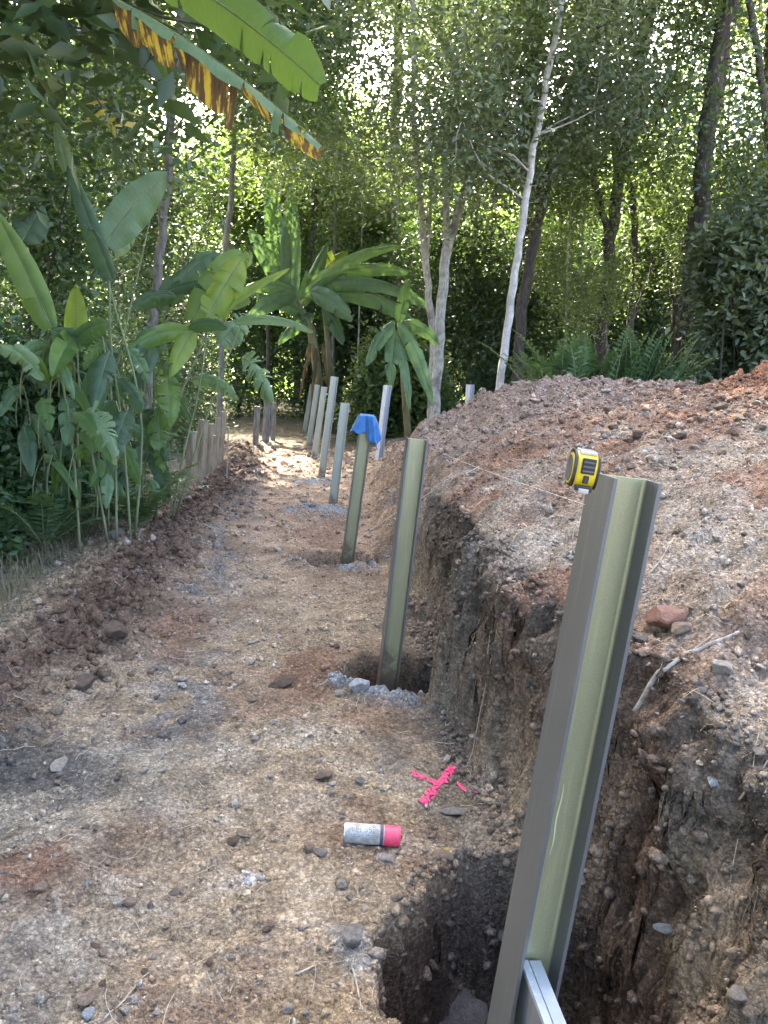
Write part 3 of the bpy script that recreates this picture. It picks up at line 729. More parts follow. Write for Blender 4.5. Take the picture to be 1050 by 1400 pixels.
ground_stick('twig', 'forked dry twig beside the top of the pale crooked branch', [(915, 905), (940, 895), (975, 868)], .003, cat='twig')
ground_stick('root', 'long straw-thin root on the bank right of the nearest post', [(884, 790), (905, 765), (925, 735)], .0035, mt=M_straw, cat='root')
ground_stick('root', 'thin bare root sticking out at the right edge of the bank', [(1010, 1095), (1035, 1065), (1050, 1040)], .003, mt=M_straw, cat='root')
ground_stick('root', 'curved pale root in the bottom left of the path', [(140, 1398), (165, 1375), (188, 1345), (203, 1330)], .0025, mt=M_straw, cat='root')
ground_stick('root', 'thin root looping out of the rim of the deep hole', [(482, 1325), (488, 1350), (492, 1380), (505, 1388)], .003, mt=M_straw, cat='root')
ground_stick('twig', 'short broken twig on the path near the pale scuff', [(404, 1333), (418, 1327), (430, 1321)], .0035, mt=M_straw, cat='twig')
ground_stick('twig', 'dark twig on the path far off near the sun patch', [(328, 672), (342, 679)], .008, mt=M_bark_grey, cat='twig')

def stone_mesh(seed, flat=.6, el=1.0):
    r = np.random.default_rng(seed); me = bpy.data.meshes.new('stone')
    import bmesh
    bm = bmesh.new(); bmesh.ops.create_icosphere(bm, subdivisions=3, radius=1)
    ks = r.normal(size=(9, 3)); ks /= np.linalg.norm(ks, axis=1)[:, None]; off = r.uniform(.38, .85, 9)
    for v in bm.verts:
        p = A(v.co); 
        for n_, d_ in zip(ks, off):
            q = p@n_-d_
            if q > 0: p = p-n_*q*.97
        p = p*(1+.05*sin(5*p[0]+seed)+.04*sin(9*p[1]+3*p[2]+seed)+.02*r.normal()); v.co = (p[0]*el, p[1], p[2]*flat)
    bm.to_mesh(me); bm.free(); me.polygons.foreach_set('use_smooth', np.ones(len(me.polygons), bool)); me.set_sharp_from_angle(angle=radians(28)); return me
def stone_mat(name, c, sc=18):
    m, t, p, o = mat(name); g = N(t, 'TexCoord').outputs['Object']
    n = noise(t, 2.2, 8, .7, g); n2 = noise(t, 14, 6, .7, g)
    k = mixc(t, ramp(t, n, [(.35, (0, 0, 0)), (.65, (1, 1, 1))]), tuple(q*.62 for q in c), tuple(min(1, q*1.18) for q in c))
    k = mixc(t, 1.0, k, ramp(t, n2, [(.3, (.6, .58, .55)), (.7, (1.3, 1.3, 1.3))]), 'MULTIPLY')
    t.links.new(k, p.inputs['Base Color']); p.inputs['Roughness'].default_value = .85; bump(t, n2, .12, .7, p); return m
MS = dict(tan=stone_mat('stone_tan', (.30, .22, .15)), grey=stone_mat('stone_grey', (.26, .235, .20)), pale=stone_mat('stone_pale', (.42, .37, .30)),
          red=stone_mat('stone_red', (.36, .19, .125)), blue=stone_mat('stone_blue', (.36, .40, .41)), brown=stone_mat('stone_brown', (.15, .10, .065)), white=stone_mat('stone_white', (.58, .60, .60)))
SM = [stone_mesh(i, f_, e_) for i, (f_, e_) in enumerate([(.6, 1), (.7, 1.3), (.45, 1.5), (.8, 1.1), (.55, 2.0), (.7, 1.15)])]
meshes = {}
def stone(px, py, wpx, k, col, lab, group=None, name='stone', cat='stone', rot=None, sink=.25, tilt=0):
    g = on_ground(px, py+wpx*.1); dist = (g-CAM)@F0; s = wpx/2*dist/FPX/ max(1, [1, 1.3, 1.5, 1.1, 2.0, 1.15][k]*.85)
    key = (k, col)
    if key not in meshes:
        me = SM[k].copy(); me.materials.append(MS[col]); meshes[key] = me
    o = bpy.data.objects.new(name, meshes[key]); COL.objects.link(o)
    o.location = (g[0], g[1], hz(g[0], g[1])+s*.6*(1-2*sink)); o.scale = (s, s, s)
    o.rotation_euler = (rng.normal()*.15, rng.normal()*.15+tilt, rng.uniform(0, 6.28) if rot is None else rot)
    return tag(o, lab, cat, group)
stone(903, 853, 68, 1, 'red', 'large rusty red rock on the bank right of the nearest post', rot=.5, sink=.05, name='rock', cat='rock')
stone(930, 862, 34, 0, 'tan', 'tan stone wedged behind the rusty red rock')
stone(884, 872, 40, 2, 'grey', 'flat grey stone under the rusty red rock')
stone(986, 916, 34, 3, 'pale', 'pale angular stone on the bank right of the crooked branch')
stone(976, 1072, 28, 0, 'blue', 'rounded blue-grey pebble on the bank near the right edge')
stone(958, 1043, 17, 2, 'pale', 'small cream pebble just above the blue-grey pebble')
stone(1037, 1028, 20, 5, 'grey', 'grey pebble at the right edge above the thin root')
stone(914, 1271, 36, 4, 'blue', 'long blue-grey pebble stuck in the dark cut face', rot=2.3)
stone(1013, 1365, 36, 0, 'grey', 'dull grey stone low in the dark slope at the bottom right')
stone(622, 1392, 84, 5, 'grey', 'large rounded grey rock in the bottom of the deep hole', name='rock', cat='rock', sink=.2)
stone(690, 1277, 30, 1, 'grey', 'grey stone sticking out of the wall behind the nearest post')
stone(441, 1062, 28, 1, 'tan', 'tan stone with dark underside on the path left of the pink cross', sink=.1)
stone(492, 1067, 16, 0, 'grey', 'grey pebble between the tan stone and the pink cross')
stone(618, 1108, 34, 2, 'grey', 'flat grey stone just below the pink cross')
stone(607, 1170, 26, 2, 'tan', 'flat tan stone between spray can and hole')
stone(527, 1173, 24, 2, 'pale', 'flat pale pebble right under the spray can cap')
stone(333, 1140, 26, 4, 'tan', 'oblong tan stone on the middle of the path', rot=2.1)
stone(316, 1150, 20, 1, 'brown', 'small brown stone left of the oblong tan stone')
stone(422, 1160, 20, 3, 'tan', 'left stone of the pair left of the spray can')
stone(437, 1166, 22, 1, 'grey', 'right stone of the pair left of the spray can')
stone(484, 1282, 38, 3, 'grey', 'rough grey lump on the rim of the deep hole')
stone(55, 1214, 22, 0, 'tan', 'tan stone on reddish soil at the left edge of the path')
stone(84, 1044, 30, 2, 'pale', 'flat pale stone on the grey ground at the left')
stone(177, 1232, 22, 1, 'tan', 'round tan stone in the loose pile on the left path')
stone(162, 1235, 18, 3, 'pale', 'pale stone in the loose pile on the left path')
stone(126, 1362, 34, 2, 'tan', 'flat tan stone at the bottom left corner of the path')
stone(123, 1386, 24, 0, 'blue', 'pale bluish stone at the very bottom left of the path')
stone(365, 1272, 14, 0, 'brown', 'small dark red pebble alone on the lower path')
stone(142, 1303, 14, 0, 'tan', 'small round pebble above the flat tan stone')
stone(382, 932, 40, 2, 'brown', 'dark slab of soil on the path left of the second post hole', name='clod', cat='clod')
stone(490, 936, 34, 1, 'white', 'white lump of concrete on the rim of the second post hole', name='concrete_lump', cat='concrete')
stone(468, 948, 18, 2, 'pale', 'small pale chip beside the white concrete lump')
stone(345, 958, 14, 0, 'tan', 'small tan stone on the path left of the dark soil slab')
stone(375, 988, 13, 0, 'pale', 'tiny pale stone on the path below the dark soil slab')
stone(115, 938, 36, 3, 'brown', 'big brown clod at the lower edge of the left berm', name='clod', cat='clod')
stone(160, 862, 40, 1, 'brown', 'rounded brown clod at the upper right of the left berm', name='clod', cat='clod')
stone(22, 916, 16, 0, 'tan', 'tan stone on the left berm near the picture edge')
stone(158, 733, 26, 3, 'grey', 'pale grey block at the foot of the left thicket', name='rock', cat='rock')
stone(655, 882, 12, 2, 'white', 'small white pebble in the dark cut face')
stone(650, 926, 13, 0, 'blue', 'small bluish pebble low in the dark cut face')
for i, (px, py, w_, k, c_) in enumerate([(830, 560, 16, 0, 'tan'), (985, 558, 22, 0, 'tan'), (1012, 572, 18, 1, 'tan'), (952, 575, 16, 3, 'tan'), (920, 582, 20, 0, 'tan'),
        (1035, 552, 14, 0, 'pale'), (968, 536, 12, 0, 'pale'), (905, 592, 18, 1, 'tan'), (930, 598, 22, 0, 'brown'), (858, 602, 16, 0, 'tan'), (1000, 590, 24, 1, 'tan'),
        (862, 640, 16, 0, 'tan'), (870, 596, 20, 3, 'brown'), (1040, 585, 18, 0, 'tan'), (985, 620, 18, 0, 'tan'), (948, 612, 14, 0, 'pale'), (840, 585, 18, 1, 'brown')]):
    stone(px, py, w_, k, c_, 'rounded earth-coloured stone at the foot of the red soil pile', 'stones at the foot of the red pile')
for i in range(46):
    px, py = rng.uniform(20, 560), rng.uniform(860, 1390)
    if px > 520 and py > 1150: continue
    stone(px, py, rng.uniform(8, 14)*(py/1100), int(rng.integers(0, 6)), ['tan', 'grey', 'pale', 'brown', 'tan'][i % 5],
          'small loose stone lying on the trodden path', 'small stones on the path', 'pebble')
for i in range(26):
    px, py = rng.uniform(890, 1045), rng.uniform(680, 1200)
    stone(px, py, rng.uniform(8, 15), int(rng.integers(0, 6)), ['tan', 'grey', 'pale', 'grey', 'brown'][i % 5],
          'small loose stone on the grey bank right of the nearest post', 'small stones on the bank', 'pebble')
# ------------------------------------------------------------------ foliage tools
def bez(p0, p1, p2, n):
    t = np.linspace(0, 1, n)[:, None]; return (1-t)**2*p0+2*t*(1-t)*p1+t*t*p2
def unit(v): v = np.asarray(v, float); return v/(np.linalg.norm(v)+1e-9)
def leaf_mesh(name, v, f, uv, mat_, parent):
    me = bpy.data.meshes.new(name); me.from_pydata(v.tolist(), [], f); me.update()
    l = me.uv_layers.new(name='UVMap'); li = np.zeros(len(me.loops), np.int32); me.loops.foreach_get('vertex_index', li)
    l.data.foreach_set('uv', uv[li].astype(np.float32).ravel())
    me.polygons.foreach_set('use_smooth', np.ones(len(me.polygons), bool))
    return link(name, me, mat_, parent)
def paddle(parent, base, tip, width, mt, sag=.12, face=None, tears=4, fold=.35, droop=(.1, .1), seed=0, stalk=None, rib=True, name='leaf', mt2=None, halves=(1, 1), blunt=False, rw=1.0):
    """one banana-type blade: arched midrib, two half blades split by tears into strips; stalk = point where the leaf stalk starts"""
    r = np.random.default_rng(seed+1000); base = A(base, float); tip = A(tip, float)
    L = np.linalg.norm(tip-base); mid = (base+tip)/2+A([0, 0, 1.])*L*sag
    n = 29; P = bez(base, mid, tip, n); T = np.gradient(P, axis=0); T /= np.linalg.norm(T, axis=1)[:, None]
    view = unit(CAM-(base+tip)/2) if face is None else unit(face)
    S = np.cross(T, view); S /= np.linalg.norm(S, axis=1)[:, None]+1e-9; Nn = np.cross(S, T)
    q = np.linspace(0, 1, n)
    prof = (np.sin(pi*np.clip(q*.97+.03, 0, 1)**.72)**.55) if not blunt else np.clip(np.minimum((q+.02)/.10, (1.02-q)/.14), 0, 1)**.6
    obs = []
    for hi, s in enumerate((-1, 1)):
        if halves[hi] <= 0: continue
        cuts = sorted(set([0, n-1]+list(r.choice(np.arange(2, n-2), size=min(tears, n-5), replace=False)) if tears else [0, n-1]))
        V, Fq, UV = [], [], []
        for a, b in zip(cuts[:-1], cuts[1:]):
            dr = droop[hi]*(1+.6*r.normal())+(.05*r.normal() if tears else 0); sh = .05*r.normal()*(1 if tears > 3 else .3)
            k0 = len(V); ni = b-a+1; nc = 6
            for i in range(a, b+1):
                e = (i-a)/max(1, b-a); g_ = min(e, 1-e)*2
                wl = width/2*prof[i]*halves[hi]*((.90+.1*min(1, g_*2.5)) if tears > 3 else 1)
                for c in range(nc):
                    w_ = c/(nc-1)
                    ang = fold*(1-w_*.5)-dr*3*w_
                    out = S[i]*s*cos(ang)+Nn[i]*sin(ang)
                    dn = A([0, 0, -1.])*dr*w_*w_*width
                    wave = Nn[i]*.035*width*w_*sin(i*.9+seed+hi*2+r.normal()*.15)
                    V.append(P[i]+out*wl*w_+dn+wave+T[i]*sh*w_*width+T[i]*.12*w_*width*(1-q[i]))
                    UV.append((q[i], w_))
            for i in range(ni-1):
                for c in range(nc-1):
                    k = k0+i*nc+c; Fq.append((k, k+1, k+nc+1, k+nc) if s > 0 else (k, k+nc, k+nc+1, k+1))
        obs.append((A(V), Fq, A(UV), mt2 if (mt2 is not None and hi == 1) else mt))
    if mt2 is None and len(obs) == 2:
        (v1, f1, u1, _), (v2, f2, u2, _) = obs
        lf = leaf_mesh(name, np.r_[v1, v2], f1+[tuple(i+len(v1) for i in f) for f in f2], np.r_[u1, u2], mt, parent)
    else:
        lf = None
        for v, f, u, mm in obs: lf = leaf_mesh(name, v, f, u, mm, parent)
    if rib:
        mb = MB(); w0 = max(.004, width*.028)*rw
        pts = P-Nn*.002
        if stalk is not None:
            sb = A(stalk, float); mdl = (sb+base)/2; mdl = mdl+unit(base-P[3])*np.linalg.norm(base-sb)*.18
            st = bez(sb, mdl, base, 10); pts = np.r_[st[:-1], pts]; rad = np.r_[np.linspace(w0*1.5, w0*1.1, 9), np.linspace(w0, w0*.25, n)]
        else: rad = np.linspace(w0, w0*.25, n)
        mb.tube(pts, rad, 6); mb.build('midrib', M_stalk, lf, True)
    return lf

def leaf_cloud(c, n, spread, ll, lw, r, droop=.35, out=None):
    """n leaf-sized rhombic blades scattered about each centre c; returns verts, tris"""
    c = np.asarray(c, float); k = len(c)
    p = np.repeat(c, n, 0)+r.normal(size=(k*n, 3))*np.asarray(spread)
    return leaves_at(p, ll, lw, r, droop)
def leaves_at(p, ll, lw, r, droop=.35):
    m_ = len(p); d = r.normal(size=(m_, 3)); d[:, 2] = d[:, 2]*.6-droop; d /= np.linalg.norm(d, axis=1)[:, None]
    s = np.cross(d, r.normal(size=(m_, 3))); s[:, 2] *= .5; s /= np.linalg.norm(s, axis=1)[:, None]+1e-9
    nn = np.cross(s, d); sz = r.uniform(.55, 1.35, (m_, 1)); L = ll*sz; W = lw*sz
    v = np.stack([p, p+d*L*.42-s*W*.5+nn*W*.18, p+d*L, p+d*L*.42+s*W*.5+nn*W*.18], 1).reshape(-1, 3)
    b = np.arange(m_)*4; f = np.concatenate([np.stack([b, b+1, b+2], 1), np.stack([b, b+2, b+3], 1)])
    return v, f
def cat_(parts):
    V, F, n = [], [], 0
    for v, f in parts: V.append(v); F.append(f+n); n += len(v)
    return np.concatenate(V), np.concatenate(F)

def limb(p, d, L, n, r, wand=.18, lift=.06):
    pts = [A(p, float)]; d = unit(d)
    for i in range(n-1):
        d = unit(d+r.normal(size=3)*wand+A([0, 0, lift])); pts.append(pts[-1]+d*L/(n-1))
    return A(pts), d
def tree(name, label, trunk, rad, mt, mleaf, crown_z, nb=10, blen=2.2, nleaf=150, ll=.085, lw=.04, seed=0, group=None, spread=.36, forks=None, lift=.05, cat='tree'):
    """trunk: list of points; forks: further polylines; branches grow from the upper part and carry leaf clusters"""
    r = np.random.default_rng(seed); trunk = A(trunk, float)
    t = thing(name, label, cat, trunk[0], group)
    lines = [(trunk, rad)]+[(A(f, float), rr) for f, rr in (forks or [])]
    mb = MB(); mbr = mb; tips = []
    for ln, rd in lines:
        k = len(ln); s = np.linspace(0, k-1, (k-1)*6+1); P = np.stack([np.interp(s, range(k), ln[:, i]) for i in range(3)], 1)
        for _ in range(4): P[1:-1] = (P[:-2]+2*P[1:-1]+P[2:])/4
        P[1:-1, :2] += r.normal(size=(len(P)-2, 2))*rd*.16
        mb.tube(P, np.linspace(rd, rd*.35, len(P)), 9, True, .05)
        z = P[:, 2]; ok = np.nonzero(z > crown_z)[0]
        if not len(ok): continue
        for j in range(max(2, nb//len(lines))):
            i = int(ok[int(r.random()*len(ok))]); a = r.uniform(0, 6.28); e = r.uniform(.05, .7)
            pts, d = limb(P[i], (cos(a)*cos(e), sin(a)*cos(e), sin(e)), blen*r.uniform(.55, 1.2), 6, r, .2, lift)
            mbr.tube(pts, np.linspace(rd*.22, rd*.05, 6), 5); tips += [pts[2], pts[3], pts[4], pts[5]]
            for q in range(3):
                k_ = int(r.integers(2, 6)); p2, d2 = limb(pts[k_], d+r.normal(size=3)*.8, blen*.45, 4, r, .25, lift)
                mbr.tube(p2, np.linspace(rd*.12, rd*.03, 4), 4); tips += [p2[1], p2[2], p2[3]]
    mb.build('trunk', mt, t, True)
    if len(tips):
        v, f = leaf_cloud(tips, nleaf, spread, ll, lw, r); tri_mesh('crown', v, f, mleaf, t)
    return t
def shrub(name, label, c, rx, ry, zs, mleaf, nl, ll, lw, seed, group=None, nst=7, mt=M_bark_dark, cat='shrub', lob=16, droop=.35):
    """leafy mass from the ground up: lobes of leaves on real stems"""
    r = np.random.default_rng(seed); c = A(c, float)
    g = A([c[0], c[1], hz(c[0], c[1])]); t = thing(name, label, cat, g, group)
    mb = MB(); cen = []
    for i in range(nst):
        b = g+A([r.normal()*rx*.25, r.normal()*ry*.25, -.05])
        e = A([c[0]+r.uniform(-.75, .75)*rx, c[1]+r.uniform(-.7, .7)*ry, zs[0]+(zs[1]-zs[0])*r.uniform(.55, 1)])
        P = bez(b, (b+e)/2+A([r.normal()*.15, r.normal()*.15, .3]), e, 9); mb.tube(P, np.linspace(.022, .006, 9)*(1+.15*(zs[1]-zs[0])), 5)
    mb.build('stems', mt, t, True)
    a = r.uniform(0, 6.28, lob); q = np.sqrt(r.random(lob)); z = r.uniform(zs[0], zs[1], lob)
    nar = 1-.45*((z-zs[0])/(zs[1]-zs[0]))**2
    cen = np.stack([c[0]+np.cos(a)*q*rx*nar, c[1]+np.sin(a)*q*ry*nar, g[2]+z], 1)
    sp = A([rx, ry, (zs[1]-zs[0])])*.16
    v, f = leaf_cloud(cen, nl//lob, sp, ll, lw, r, droop)
    tri_mesh('foliage', v, f, mleaf, t); return t
def frond(parent, base, tip, sag, nl, ll, lw, mt, seed=0, name='frond', twist=0, taper=True, ang=1.0, droop=.25):
    """pinnate frond: rachis with two rows of leaflets"""
    r = np.random.default_rng(seed); base = A(base, float); tip = A(tip, float); L = np.linalg.norm(tip-base)
    P = bez(base, (base+tip)/2+A([0, 0, 1.])*L*sag, tip, nl+4); T = np.gradient(P, axis=0); T /= np.linalg.norm(T, axis=1)[:, None]
    S = np.cross(T, A([0, 0, 1.])); S /= np.linalg.norm(S, axis=1)[:, None]+1e-9; U = np.cross(S, T)
    V, F = [], []
    for i in range(2, nl+3):
        q = (i-2)/nl; sz = (sin(pi*min(.97, .18+.8*q))**.7 if taper else 1)*ll
        for s in (-1, 1):
            d = unit(S[i]*s*ang+T[i]*.55+U[i]*(.15+twist*s)+A([0, 0, -droop])+r.normal(size=3)*.07)
            wv = unit(np.cross(d, U[i]))*lw*(.6+.4*sz/ll); k = len(V); p = P[i]
            V += [p-wv*.15, p+d*sz*.4-wv*.5+U[i]*lw*.1, p+d*sz+A([0, 0, -sz*.12]), p+d*sz*.4+wv*.5+U[i]*lw*.1]
            F += [(k, k+1, k+2), (k, k+2, k+3)]
    o = tri_mesh(name, A(V), A(F), mt, parent)
    mb = MB(); mb.tube(P, np.linspace(lw*.22, lw*.06, len(P)), 5); mb.build('stalk', M_stalk, parent, True)
    return o

# ------------------------------------------------------------------ the forest: named trees
def tr(y, *pix): return [aty(px, py, y) for px, py in pix]
def root_z(pts, z=-.1):
    p = pts[0].copy(); p[2] = hz(p[0], p[1])+z; return [p]+pts
def trunk_up(pts, top, seed):             # carry a trunk on above the picture
    r = np.random.default_rng(seed); e = pts[-1]; d = unit(pts[-1]-pts[-2]); out = list(pts)
    while out[-1][2] < top:
        d = unit(d+r.normal(size=3)*.12+A([0, 0, .25])); out.append(out[-1]+d*1.2)
    return out
# white trunk in front of the mound's back
tree('tree', 'slender tree with a straight white trunk leaning right behind the mound', trunk_up(root_z(tr(13, (680, 545), (697, 430), (713, 310), (730, 200), (748, 110))), 13, 1), .075, M_bark_white, M_leaf_grey, 4.3, 18, 2.2, 90, .12, .055, 11)
# forked pale trees
p = tr(15, (596, 560), (602, 440), (608, 350), (626, 290)); q = tr(15, (608, 350), (611, 300), (607, 215), (612, 150))
tree('tree', 'pale forked tree left of the white trunk, spreading into smooth branches', trunk_up(root_z(p+tr(15, (645, 235), (660, 185), (668, 120))), 12, 2), .11, M_bark_pale, M_leaf_grey, 4.8, 14, 2.6, 80, .115, .052, 12,
     forks=[(trunk_up(q, 11, 3), .07), (tr(15, (626, 290), (640, 250), (638, 195), (645, 130)), .05)])
tree('tree', 'thinner pale tree with a Y fork beside the pale forked tree', trunk_up(root_z(tr(15.6, (590, 560), (592, 450), (582, 360), (577, 300), (572, 240))), 11.5, 4), .085, M_bark_pale, M_leaf_grey, 4.6, 10, 2.4, 80, .115, .052, 13,
     forks=[(tr(15.6, (582, 360), (588, 300), (590, 250), (600, 180)), .05)])
# grey and dark trunks
tree('tree', 'broad grey trunk rising at the upper middle, behind the overhanging banana leaf', trunk_up(root_z(tr(23, (535, 540), (533, 380), (538, 220), (545, 80))), 17, 5), .19, M_bark_grey, M_leaf_grey, 6, 16, 3.4, 80, .14, .065, 14, spread=.55)
tree('tree', 'dark trunk forking just behind the white trunk', trunk_up(root_z(tr(16, (705, 545), (715, 400), (738, 290), (760, 200), (795, 90), (830, 20))), 14, 6), .13, M_bark_dark, M_leaf_mid, 5.0, 14, 2.8, 75, .13, .065, 15,
     forks=[(tr(16, (738, 290), (728, 200), (730, 110), (725, 10)), .08)])
tree('tree', 'crooked dark tree with twisting limbs right of the white trunk', trunk_up(root_z(tr(17, (820, 545), (826, 420), (835, 330), (845, 240), (868, 140), (885, 40))), 14, 7), .16, M_bark_dark, M_leaf_mid, 4.6, 14, 2.8, 75, .13, .065, 16,
     forks=[(tr(17, (835, 330), (812, 250), (795, 160), (800, 60)), .08), (tr(17, (845, 240), (838, 150), (828, 60), (840, -40)), .09)])
tree('tree', 'dark double trunk leaning right in the right half of the forest', trunk_up(root_z(tr(17.5, (922, 545), (925, 430), (940, 330), (965, 220), (985, 130))), 13, 8), .14, M_bark_dark, M_leaf_mid, 4.6, 13, 2.8, 75, .13, .065, 17,
     forks=[(tr(17.5, (925, 430), (915, 370), (950, 310), (960, 290)), .06)])
tree('tree', 'dark slim tree with a hooked side branch between the two dark trees', trunk_up(root_z(tr(18, (858, 545), (862, 440), (870, 340), (862, 240), (875, 120))), 14, 9), .10, M_bark_dark, M_leaf_sun, 4.8, 11, 2.6, 80, .13, .065, 18,
     forks=[(tr(18, (862, 440), (880, 400), (890, 370), (892, 350)), .05)])
tree('tree', 'shadowy tree with dense hanging leaves at the top right corner', trunk_up(root_z(tr(14, (1075, 560), (1070, 400), (1062, 240), (1040, 100))), 12, 10), .09, M_bark_dark, M_leaf_dark, 3.2, 20, 3.0, 110, .12, .06, 19, spread=.5)
for i, (px, y, lab) in enumerate([(770, 16.5, 'thin pale sapling stem left of the crooked dark tree'), (788, 17, 'thin pale sapling stem right beside another, below the crooked dark tree'),
                                  (487, 22, 'thin pale sapling behind the banana plant'), (1000, 16, 'thin sapling stem near the right edge of the forest')]):
    tree('sapling', lab, root_z(tr(y, (px, 545), (px+4, 440), (px+7, 330), (px+14, 230))), .035, M_bark_pale, M_leaf_mid, 3.4, 7, 1.2, 110, .08, .036, 30+i, spread=.3, cat='sapling')
for i, (px, y, lean, rd, mm, lab) in enumerate([(640, 20, 14, .06, M_bark_grey, 'slim grey trunk between the pale forked tree and the white trunk'), (668, 22, 6, .05, M_bark_dark, 'slim dark trunk just left of the white trunk'),
        (752, 21, 20, .07, M_bark_dark, 'slim dark trunk between white trunk and saplings'), (805, 22, 10, .06, M_bark_grey, 'slim grey trunk left of the crooked dark tree'), (893, 21, 22, .07, M_bark_dark, 'slim dark trunk right of the hooked tree'),
        (965, 22, 16, .08, M_bark_dark, 'slim dark trunk between the double trunk and the right edge'), (985, 20, 8, .05, M_bark_grey, 'slim grey trunk close to the right edge'), (365, 21, 10, .06, M_bark_dark, 'slim dark trunk above the far stumps'),
        (455, 22, 4, .05, M_bark_grey, 'slim grey trunk right of the upright banana leaves')]):
    tree('tree', lab, trunk_up(root_z(tr(y, (px, 545), (px+lean*.4, 400), (px+lean, 250), (px+lean*1.6, 100))), 12, 80+i), rd, mm, [M_leaf_dark, M_leaf_mid, M_leaf_grey][i % 3], 5.0, 9, 2.0, 45, .13, .06, 130+i, 'slim trunks in the middle of the forest', .4)
# left side trees
left_tree = tree('tree', 'tall dark tree above the thicket at the left', trunk_up(root_z(tr(11.5, (195, 600), (215, 380), (232, 200), (240, 60))), 13, 21), .075, M_bark_grey, M_leaf_dark, 3.6, 20, 2.6, 230, .12, .06, 22, spread=.5)
tree('tree', 'slim tree left of the upright banana leaves with light between its branches', trunk_up(root_z(tr(16, (300, 560), (306, 380), (318, 240), (322, 120))), 13, 23), .065, M_bark_grey, M_leaf_mid, 4.2, 14, 2.4, 150, .12, .06, 24)
tree('tree', 'leafy tree behind the banana plant, trunk hidden by its leaves', trunk_up(root_z(tr(25, (420, 560), (424, 380), (432, 240), (436, 120))), 15, 25), .12, M_bark_dark, M_leaf_dark, 3.2, 18, 2.4, 180, .12, .06, 26)
tree('tree', 'big-leaved dark tree filling the left edge of the picture', trunk_up(root_z(tr(7.6, (-70, 700), (-60, 420), (-40, 150))), 9, 27), .12, M_bark_dark, M_leaf_dark, 1.6, 24, 1.9, 170, .10, .05, 28, spread=.38)
# trees that close the canopy above and beside the clearing
def tree_copy(src, loc, rot, s, label=None):
    o = src.copy(); COL.objects.link(o); o.location = loc; o.rotation_euler = (0, 0, rot); o.scale = s
    if label: o['label'] = label
    for ch in src.children:
        c_ = ch.copy(); COL.objects.link(c_); c_.parent = o
    return o
can = None
for i, (x, y, s, lab) in enumerate([(-5.5, 11, 1, 'tall tree of the canopy left of the clearing'), (7.4, 14.5, 1.02, 'tall tree of the canopy right behind the red pile'),
        (-4.6, 21, 1.1, 'tall tree of the canopy behind the end of the path'),
        (10.5, 18, 1.05, 'tall tree of the canopy at the far right'), (5.6, 20, 1.15, 'tall tree of the canopy above the undergrowth')]):
    if can is None:
        can = tree('tree', lab, trunk_up([A([x, y, hz(x, y)-.1]), A([x+.1, y, 3]), A([x, y+.2, 6])], 16, 40), .17, M_bark_dark, M_leaf_mid, 8.5, 40, 3.0, 110, .18, .085, 50, spread=.6)
    else: tree_copy(can, (x, y, hz(x, y)-.1), 1.7*i, (s, s, s), lab)
# unseen trees added left of the camera to block sky light
for i, (x, y) in enumerate([(-7.2, 4.2), (-6.4, .8), (-6.2, -2.6), (-6.8, -6)]):
    tree_copy(left_tree, (x, y, hz(x, y)-.1), 2.1*i+.5, (1, 1, 1), ['dark forest tree beside the path, left of the nearest thicket', 'dark forest tree level with the camera at the left', 'dark forest tree behind the camera at the left', 'dark forest tree farthest behind the camera at the left'][i])

# rear trees, sunlit from above and behind
proto = None
for i, (x, y, s) in enumerate([(-7, 28, 1.0), (-2.2, 29, 1.1), (1.5, 27, .95), (4.6, 30, 1.1), (8.2, 28, 1.0), (11.5, 31, 1.15), (14.6, 28, 1.0), (-9, 24, 1), (18, 32, 1.1), (13, 27, .9), (7.5, 33, 1.2), (0, 33, 1.2)]):
    if proto is None:
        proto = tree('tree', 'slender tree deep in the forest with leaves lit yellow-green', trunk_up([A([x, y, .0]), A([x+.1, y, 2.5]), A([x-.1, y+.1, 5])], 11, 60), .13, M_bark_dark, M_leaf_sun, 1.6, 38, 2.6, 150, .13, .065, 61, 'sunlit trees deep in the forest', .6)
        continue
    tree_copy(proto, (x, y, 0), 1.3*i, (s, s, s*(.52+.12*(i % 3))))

# understorey
US = [('dark shrub at the end of the path below the banana plant', (-1.6, 24), 2.6, 1.2, (.1, 4.2), M_leaf_dark),
      ('dark undergrowth between the far posts and the pale forked tree', (1.4, 23), 2.4, 1.0, (.1, 4.8), M_leaf_dark),
      ('undergrowth at the foot of the pale forked tree', (2.3, 17), 1.2, .8, (.1, 1.8), M_leaf_mid),
      ('dark undergrowth right behind the white trunk', (4.0, 19.5), 2.2, 1.0, (.2, 4.6), M_leaf_dark),
      ('bushy dark undergrowth left of the ginger clump', (6.6, 20.5), 2.2, 1.0, (.3, 4.4), M_leaf_dark),
      ('bushy dark undergrowth above the ginger clump', (9.0, 20), 2.2, 1.0, (.3, 4.6), M_leaf_dark),
      ('bushy undergrowth right of the ginger clump', (11.4, 19.4), 2.0, 1.0, (.3, 4.8), M_leaf_dark),
      ('leafy shrub with pale drooping leaves at the right edge', (7.5, 12.4), 1.3, .8, (.9, 3.3), M_leaf_grey),
      ('dark shrub behind the red soil pile at the right edge', (8.6, 13.2), 1.4, .9, (.6, 2.5), M_leaf_mid)]
for i, (lab, (x, y), rx, ry, zs, mm) in enumerate(US):
    shrub('shrub', lab, (x, y), rx, ry, zs, mm, 19000, .15, .07, 70+i, lob=30)
